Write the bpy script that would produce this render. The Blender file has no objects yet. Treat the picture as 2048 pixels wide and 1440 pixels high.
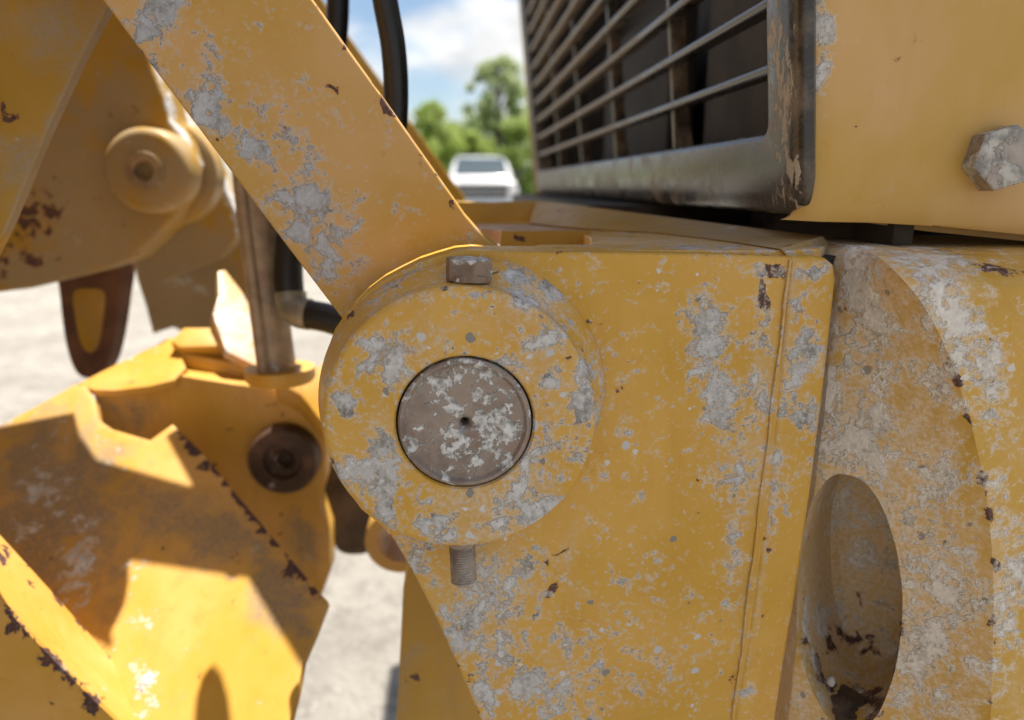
import bpy, bmesh, math, random
from mathutils import Vector, Matrix, noise
random.seed(7)
sc = bpy.context.scene
COL = sc.collection
R = math.radians

# ------------------------------------------------------------------ camera
F = 1479.0                      # focal length in photo pixels (2048 wide)
PITCH, YAW, CZ = 13.31, 4.18, 1.15
cam_d = bpy.data.cameras.new('camera')
cam = bpy.data.objects.new('camera', cam_d); COL.objects.link(cam)
cam.location = (0, 0, CZ)
cam.rotation_euler = (R(90 - PITCH), 0, R(-YAW))
cam_d.sensor_width = 36.0; cam_d.lens = 36.0 * F / 2048.0
cam_d.clip_start = 0.01; cam_d.clip_end = 3000
cam_d.dof.use_dof = True; cam_d.dof.focus_distance = 0.42
cam_d.dof.aperture_fstop = 4.6
cam_d.dof.aperture_blades = 0
sc.camera = cam
sc.cycles.max_bounces = 4; sc.cycles.diffuse_bounces = 3; sc.cycles.glossy_bounces = 2; sc.cycles.transmission_bounces = 2
sc.cycles.caustics_reflective = False; sc.cycles.caustics_refractive = False

# ------------------------------------------------------------------ world and sun
SUN = Vector((0.17, 0.17, 0.97)).normalized()
SUN_EL = math.asin(SUN.z); SUN_ROT = math.atan2(SUN.x, SUN.y)
w = bpy.data.worlds.new('World'); sc.world = w; w.use_nodes = True
nt = w.node_tree; nt.nodes.clear()
def wn(t): return nt.nodes.new(t)
out = wn('ShaderNodeOutputWorld'); bg = wn('ShaderNodeBackground'); sky = wn('ShaderNodeTexSky')
sky.sky_type = 'NISHITA'; sky.sun_disc = False
sky.sun_elevation = SUN_EL; sky.sun_rotation = SUN_ROT
sky.air_density = 1.0; sky.dust_density = 0.6; sky.ozone_density = 1.2
tc = wn('ShaderNodeTexCoord'); mp = wn('ShaderNodeMapping'); mp.inputs['Scale'].default_value = (1, 1, 2.6)
mp.inputs['Location'].default_value = (0.35, 0.0, 0.15)
cn = wn('ShaderNodeTexNoise'); cn.inputs['Scale'].default_value = 3.4; cn.inputs['Detail'].default_value = 6
cn.inputs['Roughness'].default_value = 0.56; cn.inputs['Distortion'].default_value = 0.25
cr = wn('ShaderNodeMapRange'); cr.interpolation_type = 'SMOOTHSTEP'
cr.inputs['From Min'].default_value = 0.42; cr.inputs['From Max'].default_value = 0.62
cn2 = wn('ShaderNodeTexNoise'); cn2.inputs['Scale'].default_value = 9.0; cn2.inputs['Detail'].default_value = 3
cc = wn('ShaderNodeMapRange'); cc.inputs['To Min'].default_value = 5.6; cc.inputs['To Max'].default_value = 8.6
cc.inputs['From Min'].default_value = 0.3; cc.inputs['From Max'].default_value = 0.7
comb = wn('ShaderNodeCombineColor'); mx = wn('ShaderNodeMix'); mx.data_type = 'RGBA'
L = nt.links.new
L(tc.outputs['Generated'], mp.inputs['Vector']); L(mp.outputs['Vector'], cn.inputs['Vector']); L(mp.outputs['Vector'], cn2.inputs['Vector'])
L(cn.outputs['Fac'], cr.inputs['Value']); L(cn2.outputs['Fac'], cc.inputs['Value'])
for k in range(3): L(cc.outputs['Result'], comb.inputs[k])
L(cr.outputs['Result'], mx.inputs[0]); L(sky.outputs['Color'], mx.inputs[6]); L(comb.outputs['Color'], mx.inputs[7])
L(mx.outputs[2], bg.inputs['Color']); bg.inputs['Strength'].default_value = 0.065
L(bg.outputs['Background'], out.inputs['Surface'])
w.cycles.sampling_method = 'MANUAL'; w.cycles.sample_map_resolution = 256
sd = bpy.data.lights.new('sun', 'SUN'); sd.energy = 5.0; sd.angle = R(0.53); sd.color = (1.0, 0.95, 0.86)
so = bpy.data.objects.new('sun', sd); COL.objects.link(so); so.location = (3, 2, 8)
so.rotation_euler = (-SUN).to_track_quat('-Z', 'Y').to_euler()
vs = sc.view_settings
vs.view_transform = 'Standard'; vs.look = 'None'; vs.exposure = 1.10; vs.gamma = 1.0; vs.use_curve_mapping = False

# ------------------------------------------------------------------ geometry helpers
_p, _y = R(PITCH), R(YAW)
FWD = Vector((math.sin(_y) * math.cos(_p), math.cos(_y) * math.cos(_p), -math.sin(_p)))
RGT = Vector((math.cos(_y), -math.sin(_y), 0)); UPV = RGT.cross(FWD)
CAM = Vector((0, 0, CZ))
def ray(px, py): return FWD + RGT * ((px - 1024) / F) + UPV * ((720 - py) / F)
def P(px, py, Y):
    d = ray(px, py); return CAM + d * (Y / d.y)
def PP(px, py, pt, n):                      # on a tilted plane
    d = ray(px, py); return CAM + d * ((pt - CAM).dot(n) / d.dot(n))
def proj(v):
    d = v - CAM; z = d.dot(FWD)
    return 1024 + F * d.dot(RGT) / z, 720 - F * d.dot(UPV) / z
def smooth(pts, n=4, closed=True):
    out = []; N = len(pts)
    rng = range(N) if closed else range(N - 1)
    for i in rng:
        if closed: a, b, c, d = (pts[(i + k - 1) % N] for k in range(4))
        else: a, b, c, d = pts[max(i - 1, 0)], pts[i], pts[i + 1], pts[min(i + 2, N - 1)]
        for k in range(n):
            t = k / n
            out.append(tuple(0.5 * (2 * b[j] + (c[j] - a[j]) * t + (2 * a[j] - 5 * b[j] + 4 * c[j] - d[j]) * t * t + (3 * b[j] - a[j] - 3 * c[j] + d[j]) * t ** 3) for j in range(len(b))))
    if not closed: out.append(tuple(pts[-1]))
    return out
def sstep(a, b, x):
    t = max(0.0, min(1.0, (x - a) / (b - a))); return t * t * (3 - 2 * t)

def thing(name, label, cat, loc, group=None):
    o = bpy.data.objects.new(name, None); COL.objects.link(o); o.location = loc
    o.empty_display_size = 0.05
    o['label'] = label; o['category'] = cat
    if group: o['group'] = group
    return o
def world_org(o):
    v = Vector((0, 0, 0))
    while o is not None: v += o.location; o = o.parent
    return v
def obj(name, bm, mat, parent=None, org=None, sharp=38, attrs=None, label=None, doattr=True):
    """bm is in world coordinates; the object sits at org"""
    if attrs: paint_attrs(bm, attrs)
    base = world_org(parent)
    o_loc = Vector(org) if org is not None else base.copy()
    bmesh.ops.translate(bm, verts=bm.verts, vec=-o_loc)
    bmesh.ops.recalc_face_normals(bm, faces=bm.faces)
    for f in bm.faces: f.smooth = True
    me = bpy.data.meshes.new(name); bm.to_mesh(me); bm.free()
    me.set_sharp_from_angle(angle=R(sharp))
    me.materials.append(mat)
    o = bpy.data.objects.new(name, me); COL.objects.link(o)
    o.location = o_loc - base if parent else o_loc
    if parent: o.parent = parent
    if label: o['label'] = label
    return o
def single(name, bm, mat, label, cat, org, group=None, sharp=38, attrs=None):
    o = obj(name, bm, mat, None, org, sharp, attrs)
    o['label'] = label; o['category'] = cat
    if group: o['group'] = group
    return o
def paint_attrs(bm, attrs):
    """attrs: channel -> list of (px,py,rx,ry,rot_deg,amp); soft patches of wear and painted light or shade fixed on the surface"""
    lay = {k: bm.verts.layers.float.new(k) for k in attrs}
    pre = {k: [(b[0], b[1], b[2], b[3], math.cos(R(b[4])), math.sin(R(b[4])), b[5]) for b in v] for k, v in attrs.items()}
    for v in bm.verts:
        x, y = proj(v.co)
        for k, bl in pre.items():
            s = 0.0
            for cx, cy, rx, ry, c, sn, a in bl:
                dx, dy = x - cx, y - cy
                u = (dx * c + dy * sn) / rx; q = (-dx * sn + dy * c) / ry
                d = u * u + q * q
                if d < 4: 
                    g = a * math.exp(-d * 1.1)
                    s = s + g if a < 0 else max(s, g) + 0.25 * min(s, g)
            v[lay[k]] = s
def chips(poly, step, r, amp, seed=1):
    rnd = random.Random(seed); out_ = []
    for (x0, y0), (x1, y1) in zip(poly, poly[1:]):
        n = max(1, int(math.hypot(x1 - x0, y1 - y0) / step))
        for i in range(n):
            t = (i + rnd.random()) / n
            out_.append((x0 + (x1 - x0) * t, y0 + (y1 - y0) * t, r * (0.6 + 0.9 * rnd.random()), r * (0.8 + 1.6 * rnd.random()), 0, amp * (0.3 + 0.8 * rnd.random())))
    return out_
def gridcut(bm, cell, axes='XZ'):
    for ax in axes:
        i = 'XYZ'.index(ax)
        lo = min(v.co[i] for v in bm.verts); hi = max(v.co[i] for v in bm.verts)
        n = int((hi - lo) / cell); no = Vector((0, 0, 0)); no[i] = 1
        for k in range(1, n + 1):
            c = Vector((0, 0, 0)); c[i] = lo + (hi - lo) * k / (n + 1)
            bmesh.ops.bisect_plane(bm, geom=bm.verts[:] + bm.edges[:] + bm.faces[:], plane_co=c, plane_no=no, dist=1e-6)
def prism(front, vec, bevel=0.0, seg=2, bm=None):
    """front: list of Vector (planar outline); extruded by vec; front rim rounded"""
    bm2 = bmesh.new()
    a = [bm2.verts.new(p) for p in front]; b = [bm2.verts.new(p + vec) for p in front]
    n = len(a)
    ff = bm2.faces.new(a); bm2.faces.new(b[::-1])
    for i in range(n): bm2.faces.new((a[i], b[i], b[(i + 1) % n], a[(i + 1) % n]))
    bmesh.ops.recalc_face_normals(bm2, faces=bm2.faces)
    if bevel > 0:
        bmesh.ops.bevel(bm2, geom=list(ff.edges), offset=bevel, segments=seg, profile=0.6, affect='EDGES', clamp_overlap=True)
    if bm is None: return bm2
    join(bm, bm2); return bm
def join(bm, other):
    me = bpy.data.meshes.new('tmp'); other.to_mesh(me); other.free(); bm.from_mesh(me); bpy.data.meshes.remove(me)
def plate_bm(poly, Y, thick, bevel=0.002, cell=None, seg=2, slope=(0, 0)):
    """outline in photo pixels on a plane near Y; slope=(dY/dX, dY/dZ) tilts it"""
    c = P(sum(p[0] for p in poly) / len(poly), sum(p[1] for p in poly) / len(poly), Y)
    n = Vector((slope[0], -1, slope[1])).normalized()
    pts = [PP(p[0], p[1], c, n) for p in poly]
    bm = prism(pts, -n * thick, bevel, seg)
    if cell: gridcut(bm, cell)
    return bm
def lathe(profile, c, axis, seg=64, bm=None, closed=False):
    """profile list of (r, h) along axis from c"""
    bm = bm or bmesh.new(); ax = Vector(axis).normalized()
    u = ax.orthogonal().normalized(); v = ax.cross(u)
    rings = []
    for r, h in profile:
        if r < 1e-7: rings.append([bm.verts.new(c + ax * h)])
        else: rings.append([bm.verts.new(c + ax * h + (u * math.cos(t) + v * math.sin(t)) * r) for t in (2 * math.pi * i / seg for i in range(seg))])
    pairs = list(zip(rings, rings[1:]))
    if closed: pairs.append((rings[-1], rings[0]))
    for A, B in pairs:
        for i in range(seg):
            j = (i + 1) % seg
            q = [A[i % len(A)], A[j % len(A)], B[j % len(B)], B[i % len(B)]]
            q2 = []
            for x in q:
                if x not in q2: q2.append(x)
            if len(q2) > 2: bm.faces.new(q2)
    return bm
def tube(pts, rad, seg=20, bm=None, sub=6, cap=True):
    bm = bm or bmesh.new(); pts = [Vector(p) for p in smooth([tuple(p) for p in pts], sub, False)]
    rr = rad if callable(rad) else (lambda t: rad)
    rings = []; up = None
    for i, p in enumerate(pts):
        t = (pts[min(i + 1, len(pts) - 1)] - pts[max(i - 1, 0)]).normalized()
        if up is None: up = t.orthogonal().normalized()
        up = (up - t * up.dot(t)).normalized(); s = t.cross(up)
        r = rr(i / (len(pts) - 1))
        rings.append([bm.verts.new(p + (up * math.cos(a) + s * math.sin(a)) * r) for a in (2 * math.pi * k / seg for k in range(seg))])
    for A, B in zip(rings, rings[1:]):
        for k in range(seg): bm.faces.new((A[k], A[(k + 1) % seg], B[(k + 1) % seg], B[k]))
    if cap: bm.faces.new(rings[0][::-1]); bm.faces.new(rings[-1])
    return bm
def box(x0, x1, y0, y1, z0, z1, bm=None, bev=0.0, seg=2):
    b2 = bmesh.new(); bmesh.ops.create_cube(b2, size=1)
    for v in b2.verts: v.co = Vector(((x0 + x1) / 2 + v.co.x * (x1 - x0), (y0 + y1) / 2 + v.co.y * (y1 - y0), (z0 + z1) / 2 + v.co.z * (z1 - z0)))
    if bev: bmesh.ops.bevel(b2, geom=b2.edges[:], offset=bev, segments=seg, profile=0.6, affect='EDGES')
    if bm is None: return b2
    join(bm, b2); return bm
def rough(bm, amp, freq, seed=0, sel=None):
    bm.normal_update()
    mv = []
    for v in bm.verts:
        if sel and not sel(v.co): continue
        q = v.co * freq + Vector((seed, seed * 1.7, 0))
        mv.append((v, v.normal * amp * (noise.fractal(q, 0.8, 2.1, 4))))
    for v, d in mv: v.co += d

# ------------------------------------------------------------------ materials
class NT:
    def __init__(s, name):
        s.m = bpy.data.materials.new(name); s.m.use_nodes = True; s.t = s.m.node_tree; s.t.nodes.clear()
        s.o = s.n('ShaderNodeOutputMaterial'); s.b = s.n('ShaderNodeBsdfPrincipled'); s.l(s.b.outputs[0], s.o.inputs[0])
        s.pos = s.n('ShaderNodeNewGeometry').outputs['Position']
    def n(s, t): return s.t.nodes.new(t)
    def l(s, a, b): s.t.links.new(a, b)
    def put(s, sock, v):
        if hasattr(v, 'is_linked') or hasattr(v, 'links'): s.l(v, sock)
        else:
            if isinstance(v, tuple) and len(v) == 3 and sock.type == 'RGBA': v = v + (1,)
            sock.default_value = v
    def math(s, op, a, b=0.0, clamp=False):
        x = s.n('ShaderNodeMath'); x.operation = op; x.use_clamp = clamp; s.put(x.inputs[0], a); s.put(x.inputs[1], b); return x.outputs[0]
    def noise(s, scale, detail=6, rough=0.55, dist=0.0, vec=None, stretch=None, off=None):
        x = s.n('ShaderNodeTexNoise'); v = vec or s.pos
        if stretch or off:
            mp = s.n('ShaderNodeMapping'); s.l(v, mp.inputs[0]); v = mp.outputs[0]
            if stretch: mp.inputs['Scale'].default_value = stretch
            if off: mp.inputs['Location'].default_value = off
        s.l(v, x.inputs['Vector']); x.inputs['Scale'].default_value = scale; x.inputs['Detail'].default_value = detail
        x.inputs['Roughness'].default_value = rough; x.inputs['Distortion'].default_value = dist
        return x.outputs['Fac']
    def rng(s, v, a, b, c=0.0, d=1.0, smooth=True):
        x = s.n('ShaderNodeMapRange'); x.interpolation_type = 'SMOOTHSTEP' if smooth else 'LINEAR'
        s.put(x.inputs[0], v)
        for i, q in enumerate((a, b, c, d)): s.put(x.inputs[i + 1], q)
        return x.outputs[0]
    def mix(s, f, a, b):
        x = s.n('ShaderNodeMix'); x.data_type = 'RGBA'; s.put(x.inputs[0], f); s.put(x.inputs[6], a); s.put(x.inputs[7], b); return x.outputs[2]
    def attr(s, name):
        x = s.n('ShaderNodeAttribute'); x.attribute_name = name; return x.outputs['Fac']
    def vor(s, scale, off=(0, 0, 0), rand=1.0):
        mp = s.n('ShaderNodeMapping'); s.l(s.pos, mp.inputs[0]); mp.inputs['Location'].default_value = off
        nz = s.n('ShaderNodeTexNoise'); s.l(mp.outputs[0], nz.inputs['Vector']); nz.inputs['Scale'].default_value = scale * 1.6; nz.inputs['Detail'].default_value = 3
        mxv = s.n('ShaderNodeVectorMath'); mxv.operation = 'SCALE'; mxv.inputs['Scale'].default_value = 0.55 / scale
        s.l(nz.outputs['Color'], mxv.inputs[0])
        ad = s.n('ShaderNodeVectorMath'); ad.operation = 'ADD'; s.l(mp.outputs[0], ad.inputs[0]); s.l(mxv.outputs[0], ad.inputs[1])
        x = s.n('ShaderNodeTexVoronoi'); s.l(ad.outputs[0], x.inputs['Vector']); x.inputs['Scale'].default_value = scale; x.inputs['Randomness'].default_value = rand
        sp = s.n('ShaderNodeSeparateColor'); s.l(x.outputs['Color'], sp.inputs[0])
        return x.outputs['Distance'], sp.outputs[0], sp.outputs[1]
    def bump(s, h, dist=0.002, strength=1.0):
        x = s.n('ShaderNodeBump'); x.inputs['Distance'].default_value = dist; x.inputs['Strength'].default_value = strength
        s.l(h, x.inputs['Height']); s.l(x.outputs[0], s.b.inputs['Normal'])
    def done(s, col, rough=0.6, metal=0.0, spec=None):
        s.put(s.b.inputs['Base Color'], col); s.put(s.b.inputs['Roughness'], rough); s.put(s.b.inputs['Metallic'], metal)
        if spec is not None: s.put(s.b.inputs['Specular IOR Level'], spec)
        return s.m

MUD_D, MUD_M, MUD_L = (0.24, 0.225, 0.205), (0.50, 0.485, 0.47), (0.72, 0.71, 0.70)
def paint(name, base=(0.585, 0.325, 0.030), mud=0.0, dust_shade=0.0, rust=0.0, specks=0.06, scale=74, off=(0, 0, 0), dust_shade_col=(0.52, 0.40, 0.26), rustcol=(0.055, 0.03, 0.025), mudlift=0.0, fade=0.5, rough=0.42, streak=0.3, mudtint=(1, 1, 1), hero=True):
    s = NT(name)
    tint = lambda c: tuple(c[i] * mudtint[i] for i in range(3))
    # paint body: fading, drips, faint blotches
    big = s.noise(9, 3, 0.6, 0.3, off=off)
    c0 = s.mix(s.rng(big, 0.32, 0.7), tuple(x * 0.90 for x in base), (base[0] * 1.03, base[1] * (1 + 0.12 * fade), base[2] * (1 + 2.4 * fade)))
    st = s.noise(34, 4, 0.6, 0.25, stretch=(1, 1, 0.2), off=off)
    c0 = s.mix(s.math('MULTIPLY', s.rng(st, 0.48, 0.70), streak), c0, (base[0] * 0.80, base[1] * 0.66, base[2] * 0.30))
    fine = s.noise(380, 3, 0.7)
    blot = s.noise(30, 6, 0.64, 0.5, off=(off[0] + 3, off[1], off[2]))
    c0 = s.mix(s.rng(blot, 0.62, 0.65, 0, 0.4), c0, (base[0] * 0.86, base[1] * 0.80, base[2] * 0.5))
    # film of dust, plus painted shade where the mask carries it
    dv = s.math('ADD', s.math('ADD', s.math('ADD', s.math('MULTIPLY', blot, 0.6), s.math('MULTIPLY', st, 0.4)), s.attr('dust_shade')), dust_shade)
    dm = s.rng(dv, 0.53, 0.80, 0, 0.85)
    dm = s.math('MULTIPLY', dm, s.rng(fine, 0.35, 0.62, 0.35, 1.0), True)
    c1 = s.mix(dm, c0, s.mix(fine, dust_shade_col, tuple(min(1, x * 1.25) for x in dust_shade_col)))
    # chips down to rusty steel
    rn = s.noise(62, 5, 0.6, 0.5, off=(off[0], off[1] + 5, off[2]))
    rv = s.math('ADD', s.math('ADD', rn, s.attr('rust')), rust)
    rm = s.rng(rv, 0.700, 0.712)
    rcol = s.mix(s.rng(fine, 0.35, 0.65), rustcol, (rustcol[0] * 2.6, rustcol[1] * 2.2, rustcol[2] * 2.0))
    c2 = s.mix(s.rng(rv, 0.655, 0.700, 0, 0.35), c1, (0.40, 0.17, 0.05))
    c2 = s.mix(rm, c2, rcol)
    # mud: large splashes and crumbs round them
    ma = s.attr('mud')
    mn = s.noise(scale, 6, 0.70, 0.3, off=off)
    mn2 = s.noise(scale * 3.3, 4, 0.66, 0.3, off=off)
    mv = s.math('ADD', s.math('ADD', mn, ma), mud)
    mv = s.math('ADD', mv, s.math('MULTIPLY', s.math('SUBTRACT', mn2, 0.5), 0.26))
    mw = s.math('ADD', s.math('ADD', s.math('MULTIPLY', mn2, 0.8), s.math('MULTIPLY', mn, 0.2)), s.math('ADD', s.math('MULTIPLY', ma, 0.72), mud - 0.006))
    mt = s.math('MAXIMUM', mv, mw)
    mm = s.rng(mt, 0.662, s.rng(st, 0.4, 0.6, 0.674, 0.705))
    film = s.math('MULTIPLY', s.rng(mt, 0.545, 0.670, 0, 0.85), s.rng(fine, 0.34, 0.58, 0.30, 1.0))
    mcol = s.mix(s.rng(rn, 0.38 - mudlift, 0.56 - mudlift), tint(MUD_D), tint(MUD_M))
    mcol = s.mix(s.math('MULTIPLY', s.rng(st, 0.42, 0.60), 0.75), mcol, tint((0.58, 0.565, 0.55)))
    mcol = s.mix(s.math('MULTIPLY', s.rng(mt, 0.74, 0.69, 0, 0.95), s.rng(blot, 0.42, 0.58)), mcol, tint(MUD_L))
    mcol = s.mix(s.math('MULTIPLY', s.rng(fine, 0.45, 0.66), 0.45 + mudlift), mcol, tint(MUD_L))
    c3 = s.mix(film, c2, s.mix(s.rng(mt, 0.56, 0.65), s.mix(fine, dust_shade_col, tuple(x * 1.15 for x in dust_shade_col)), s.mix(fine, tint((0.50, 0.46, 0.42)), tint((0.64, 0.61, 0.58)))))
    if hero:
        d1, ra, rb = s.vor(120, off)
        gate = s.math('ADD', specks, s.math('MULTIPLY', ma, 1.3))
        sm = s.math('MULTIPLY', s.math('LESS_THAN', rb, gate), s.rng(d1, s.math('MULTIPLY', ra, 0.40), s.math('MULTIPLY', ra, 0.31)))
        c3 = s.mix(sm, c3, s.mix(s.math('GREATER_THAN', rb, s.math('MULTIPLY', gate, 0.35)), tint(MUD_D), s.mix(ra, tint(MUD_L), tint(MUD_M))))
        allm = s.math('MAXIMUM', mm, sm)
    else: allm = mm
    c4 = s.mix(mm, c3, mcol)
    cov = s.math('MAXIMUM', allm, s.math('MULTIPLY', dm, 0.6))
    h = s.math('ADD', s.rng(mt, 0.630, 0.760, 0.0, 1.0), s.math('MULTIPLY', s.math('MULTIPLY', mm, mn2), 0.7))
    h = s.math('ADD', h, s.math('MULTIPLY', rm, -0.35))
    h = s.math('ADD', h, s.math('MULTIPLY', big, 2.0))
    h = s.math('ADD', h, s.math('MULTIPLY', fine, s.math('ADD', s.math('MULTIPLY', mm, 0.26), 0.03)))
    s.bump(h, 0.0006, 1.0)
    rg = s.math('ADD', s.math('MULTIPLY', cov, 0.5), s.rng(blot, 0.3, 0.7, rough - 0.08, rough + 0.14), True)
    rg = s.math('MAXIMUM', rg, s.math('MULTIPLY', rm, 0.75))
    return s.done(c4, rg, 0.0, 0.4)

def steel(name, base=(0.23, 0.19, 0.165), mud=0.02, rusty=0.3, rough=0.5, scale=95, metal=0.25, off=(0, 0, 0), light=MUD_L):
    s = NT(name)
    a = s.noise(60, 6, 0.6, off=off)
    c = s.mix(s.rng(a, 0.35, 0.7), base, tuple(x * 0.62 for x in base))
    c = s.mix(s.math('MULTIPLY', s.rng(s.noise(35, 6, 0.6, off=(off[0] + 4, 0, 0)), 0.5, 0.65), rusty), c, (0.20, 0.10, 0.065))
    mn = s.noise(scale, 9, 0.62, 0.4, off=off); m2 = s.noise(scale * 4, 5, 0.6)
    mv = s.math('ADD', s.math('ADD', s.math('ADD', mn, s.attr('mud')), mud), s.math('MULTIPLY', s.math('SUBTRACT', m2, 0.5), 0.15))
    mm = s.rng(mv, 0.575, 0.60)
    film = s.rng(mv, 0.50, 0.60, 0, 0.5)
    mc = s.mix(s.rng(s.noise(scale * 2, 6, 0.6, off=(7, 1, 2)), 0.35, 0.62), (0.27, 0.255, 0.235), light)
    c = s.mix(film, c, (0.34, 0.31, 0.28)); c = s.mix(mm, c, mc)
    h = s.math('ADD', s.math('MULTIPLY', mm, s.rng(mv, 0.57, 0.75, 0.5, 1.3)), s.math('MULTIPLY', m2, s.math('ADD', 0.12, s.math('MULTIPLY', mm, 0.7))))
    s.bump(h, 0.0005, 1.0)
    return s.done(c, s.math('ADD', s.math('MULTIPLY', mm, 0.4), rough, True), s.math('MULTIPLY', s.math('SUBTRACT', 1.0, mm), metal), 0.4)

def plain(name, col, rough=0.6, metal=0.0, var=0.15, scale=40, bump=0.0, col2=None, spec=None):
    s = NT(name)
    n = s.noise(scale, 7, 0.6)
    c2 = col2 or tuple(x * (1 - 2 * var) for x in col)
    c = s.mix(s.rng(n, 0.35, 0.68), col, c2)
    if bump: s.bump(n, bump, 0.8)
    return s.done(c, rough, metal, spec)

def dusty_black(name, amount=0.0, flake=0.0, rough=0.35):
    s = NT(name)
    base = (0.016, 0.016, 0.017)
    n = s.noise(30, 8, 0.65, 0.3); fine = s.noise(330, 5, 0.7)
    up = s.n('ShaderNodeNewGeometry'); sp = s.n('ShaderNodeSeparateXYZ'); s.l(up.outputs['Normal'], sp.inputs[0])
    dv = s.math('ADD', s.math('ADD', n, s.attr('dust_shade')), amount)
    dm = s.math('MULTIPLY', s.rng(dv, 0.42, 0.80, 0.06, 0.88), s.rng(fine, 0.25, 0.6, 0.6, 1.0))
    c = s.mix(dm, base, s.mix(fine, (0.25, 0.19, 0.135), (0.36, 0.28, 0.20)))
    fl = s.noise(130, 7, 0.7, 0.4, stretch=(1, 1, 0.5)); fv = s.math('ADD', s.math('ADD', fl, s.attr('mud')), flake)
    fm = s.rng(fv, 0.60, 0.625)
    c = s.mix(fm, c, s.mix(fine, (0.34, 0.29, 0.22), (0.52, 0.46, 0.37)))
    h = s.math('ADD', fm, s.math('MULTIPLY', fine, s.math('ADD', 0.05, s.math('MULTIPLY', dm, 0.3))))
    s.bump(h, 0.0004, 0.6)
    return s.done(c, s.math('ADD', rough, s.math('MULTIPLY', s.math('MAXIMUM', dm, fm), 0.5), True), 0, 0.5)

M = {}
M['plate'] = paint('paint_plate', mud=0.0, dust_shade=-0.02, specks=0.06)
M['boss'] = paint('paint_boss', mud=0.03, dust_shade=0.03, specks=0.12, off=(1.3, 0.4, 2.2), scale=80)
M['arm'] = paint('paint_arm', base=(0.575, 0.325, 0.060), mud=-0.015, dust_shade=-0.10, specks=0.015, off=(2.1, 3.4, 0.2), scale=58, streak=0.15, mudtint=(0.80, 0.82, 0.87))
M['block'] = paint('paint_block', base=(0.60, 0.345, 0.036), rust=0.016, mud=0.012, dust_shade=0.08, specks=0.06, off=(4.1, 1.4, 3.2), scale=54, mudlift=0.08, mudtint=(1.24, 1.17, 1.06), dust_shade_col=(0.62, 0.48, 0.33))
M['hood'] = paint('paint_hood', base=(0.60, 0.355, 0.070), mud=-0.09, dust_shade=-0.14, specks=0.008, off=(6.1, 2.4, 1.2), streak=0.12, mudtint=(1.08, 1.05, 1.0))
M['left'] = paint('paint_left', base=(0.44, 0.25, 0.022), mud=-0.06, dust_shade=0.0, specks=0.01, off=(8.1, 5.4, 1.2), scale=22, dust_shade_col=(0.29, 0.25, 0.195), hero=False)
M['frame'] = paint('paint_frame', base=(0.60, 0.33, 0.045), mud=-0.06, dust_shade=-0.07, specks=0.02, off=(3.7, 8.4, 5.2), scale=30, dust_shade_col=(0.17, 0.152, 0.13), rustcol=(0.05, 0.028, 0.025), hero=False)  # dark grey film colour also stands in for shade on the gusset
M['far'] = paint('paint_far', base=(0.58, 0.325, 0.028), mud=-0.2, dust_shade=-0.15, specks=0.0, off=(1.7, 6.4, 5.2), hero=False)
M['pin'] = steel('pin_steel', base=(0.30, 0.235, 0.195), mud=0.045, rusty=0.35, scale=130)
M['bolt'] = steel('bolt_steel', base=(0.27, 0.20, 0.15), mud=-0.06, rusty=0.6, scale=120, off=(3, 1, 1))
M['stud'] = steel('stud_steel', base=(0.50, 0.43, 0.355), mud=-0.09, rusty=0.3, scale=120, off=(5, 1, 1))
M['caked'] = steel('caked_bolt', base=(0.44, 0.38, 0.33), mud=0.08, rusty=0.2, scale=60, off=(9, 1, 1), light=(0.58, 0.55, 0.50))
M['rustpin'] = steel('rusty_pin', base=(0.075, 0.045, 0.03), mud=-0.12, rusty=0.5, scale=40)
M['rod'] = steel('rod_steel', base=(0.40, 0.29, 0.19), mud=-0.10, rusty=0.3, scale=30, metal=0.25, rough=0.45)
M['shackle'] = plain('rust_brown', (0.17, 0.075, 0.042), 0.8, 0, 0.25, 30, 0.002)
M['grille'] = dusty_black('grille_plastic', -0.03, -0.05, 0.22)
M['bar'] = dusty_black('grille_bar_plastic', 0.0, -0.2, 0.22)
M['inside'] = plain('interior_dusty', (0.085, 0.062, 0.045), 0.8, 0, 0.25, 12)
M['core'] = plain('radiator_dusty', (0.05, 0.043, 0.038), 0.8, 0, 0.2, 20)
M['rubber'] = plain('hose_rubber', (0.012, 0.012, 0.013), 0.42, 0, 0.2, 60)
M['fitting'] = plain('zinc_fitting', (0.40, 0.37, 0.32), 0.45, 0.5, 0.25, 40)
M['housing'] = plain('housing_brown', (0.13, 0.085, 0.055), 0.75, 0, 0.3, 25, 0.002)
M['dark'] = plain('tray_dark', (0.035, 0.024, 0.018), 0.7, 0, 0.3, 25, 0.002)
M['deckrail'] = paint('paint_rail', base=(0.60, 0.36, 0.11), mud=-0.06, dust_shade=0.05, rust=-0.02, specks=0.02, off=(2.7, 1.4, 7.2), dust_shade_col=(0.26, 0.185, 0.12), hero=False)

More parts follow.
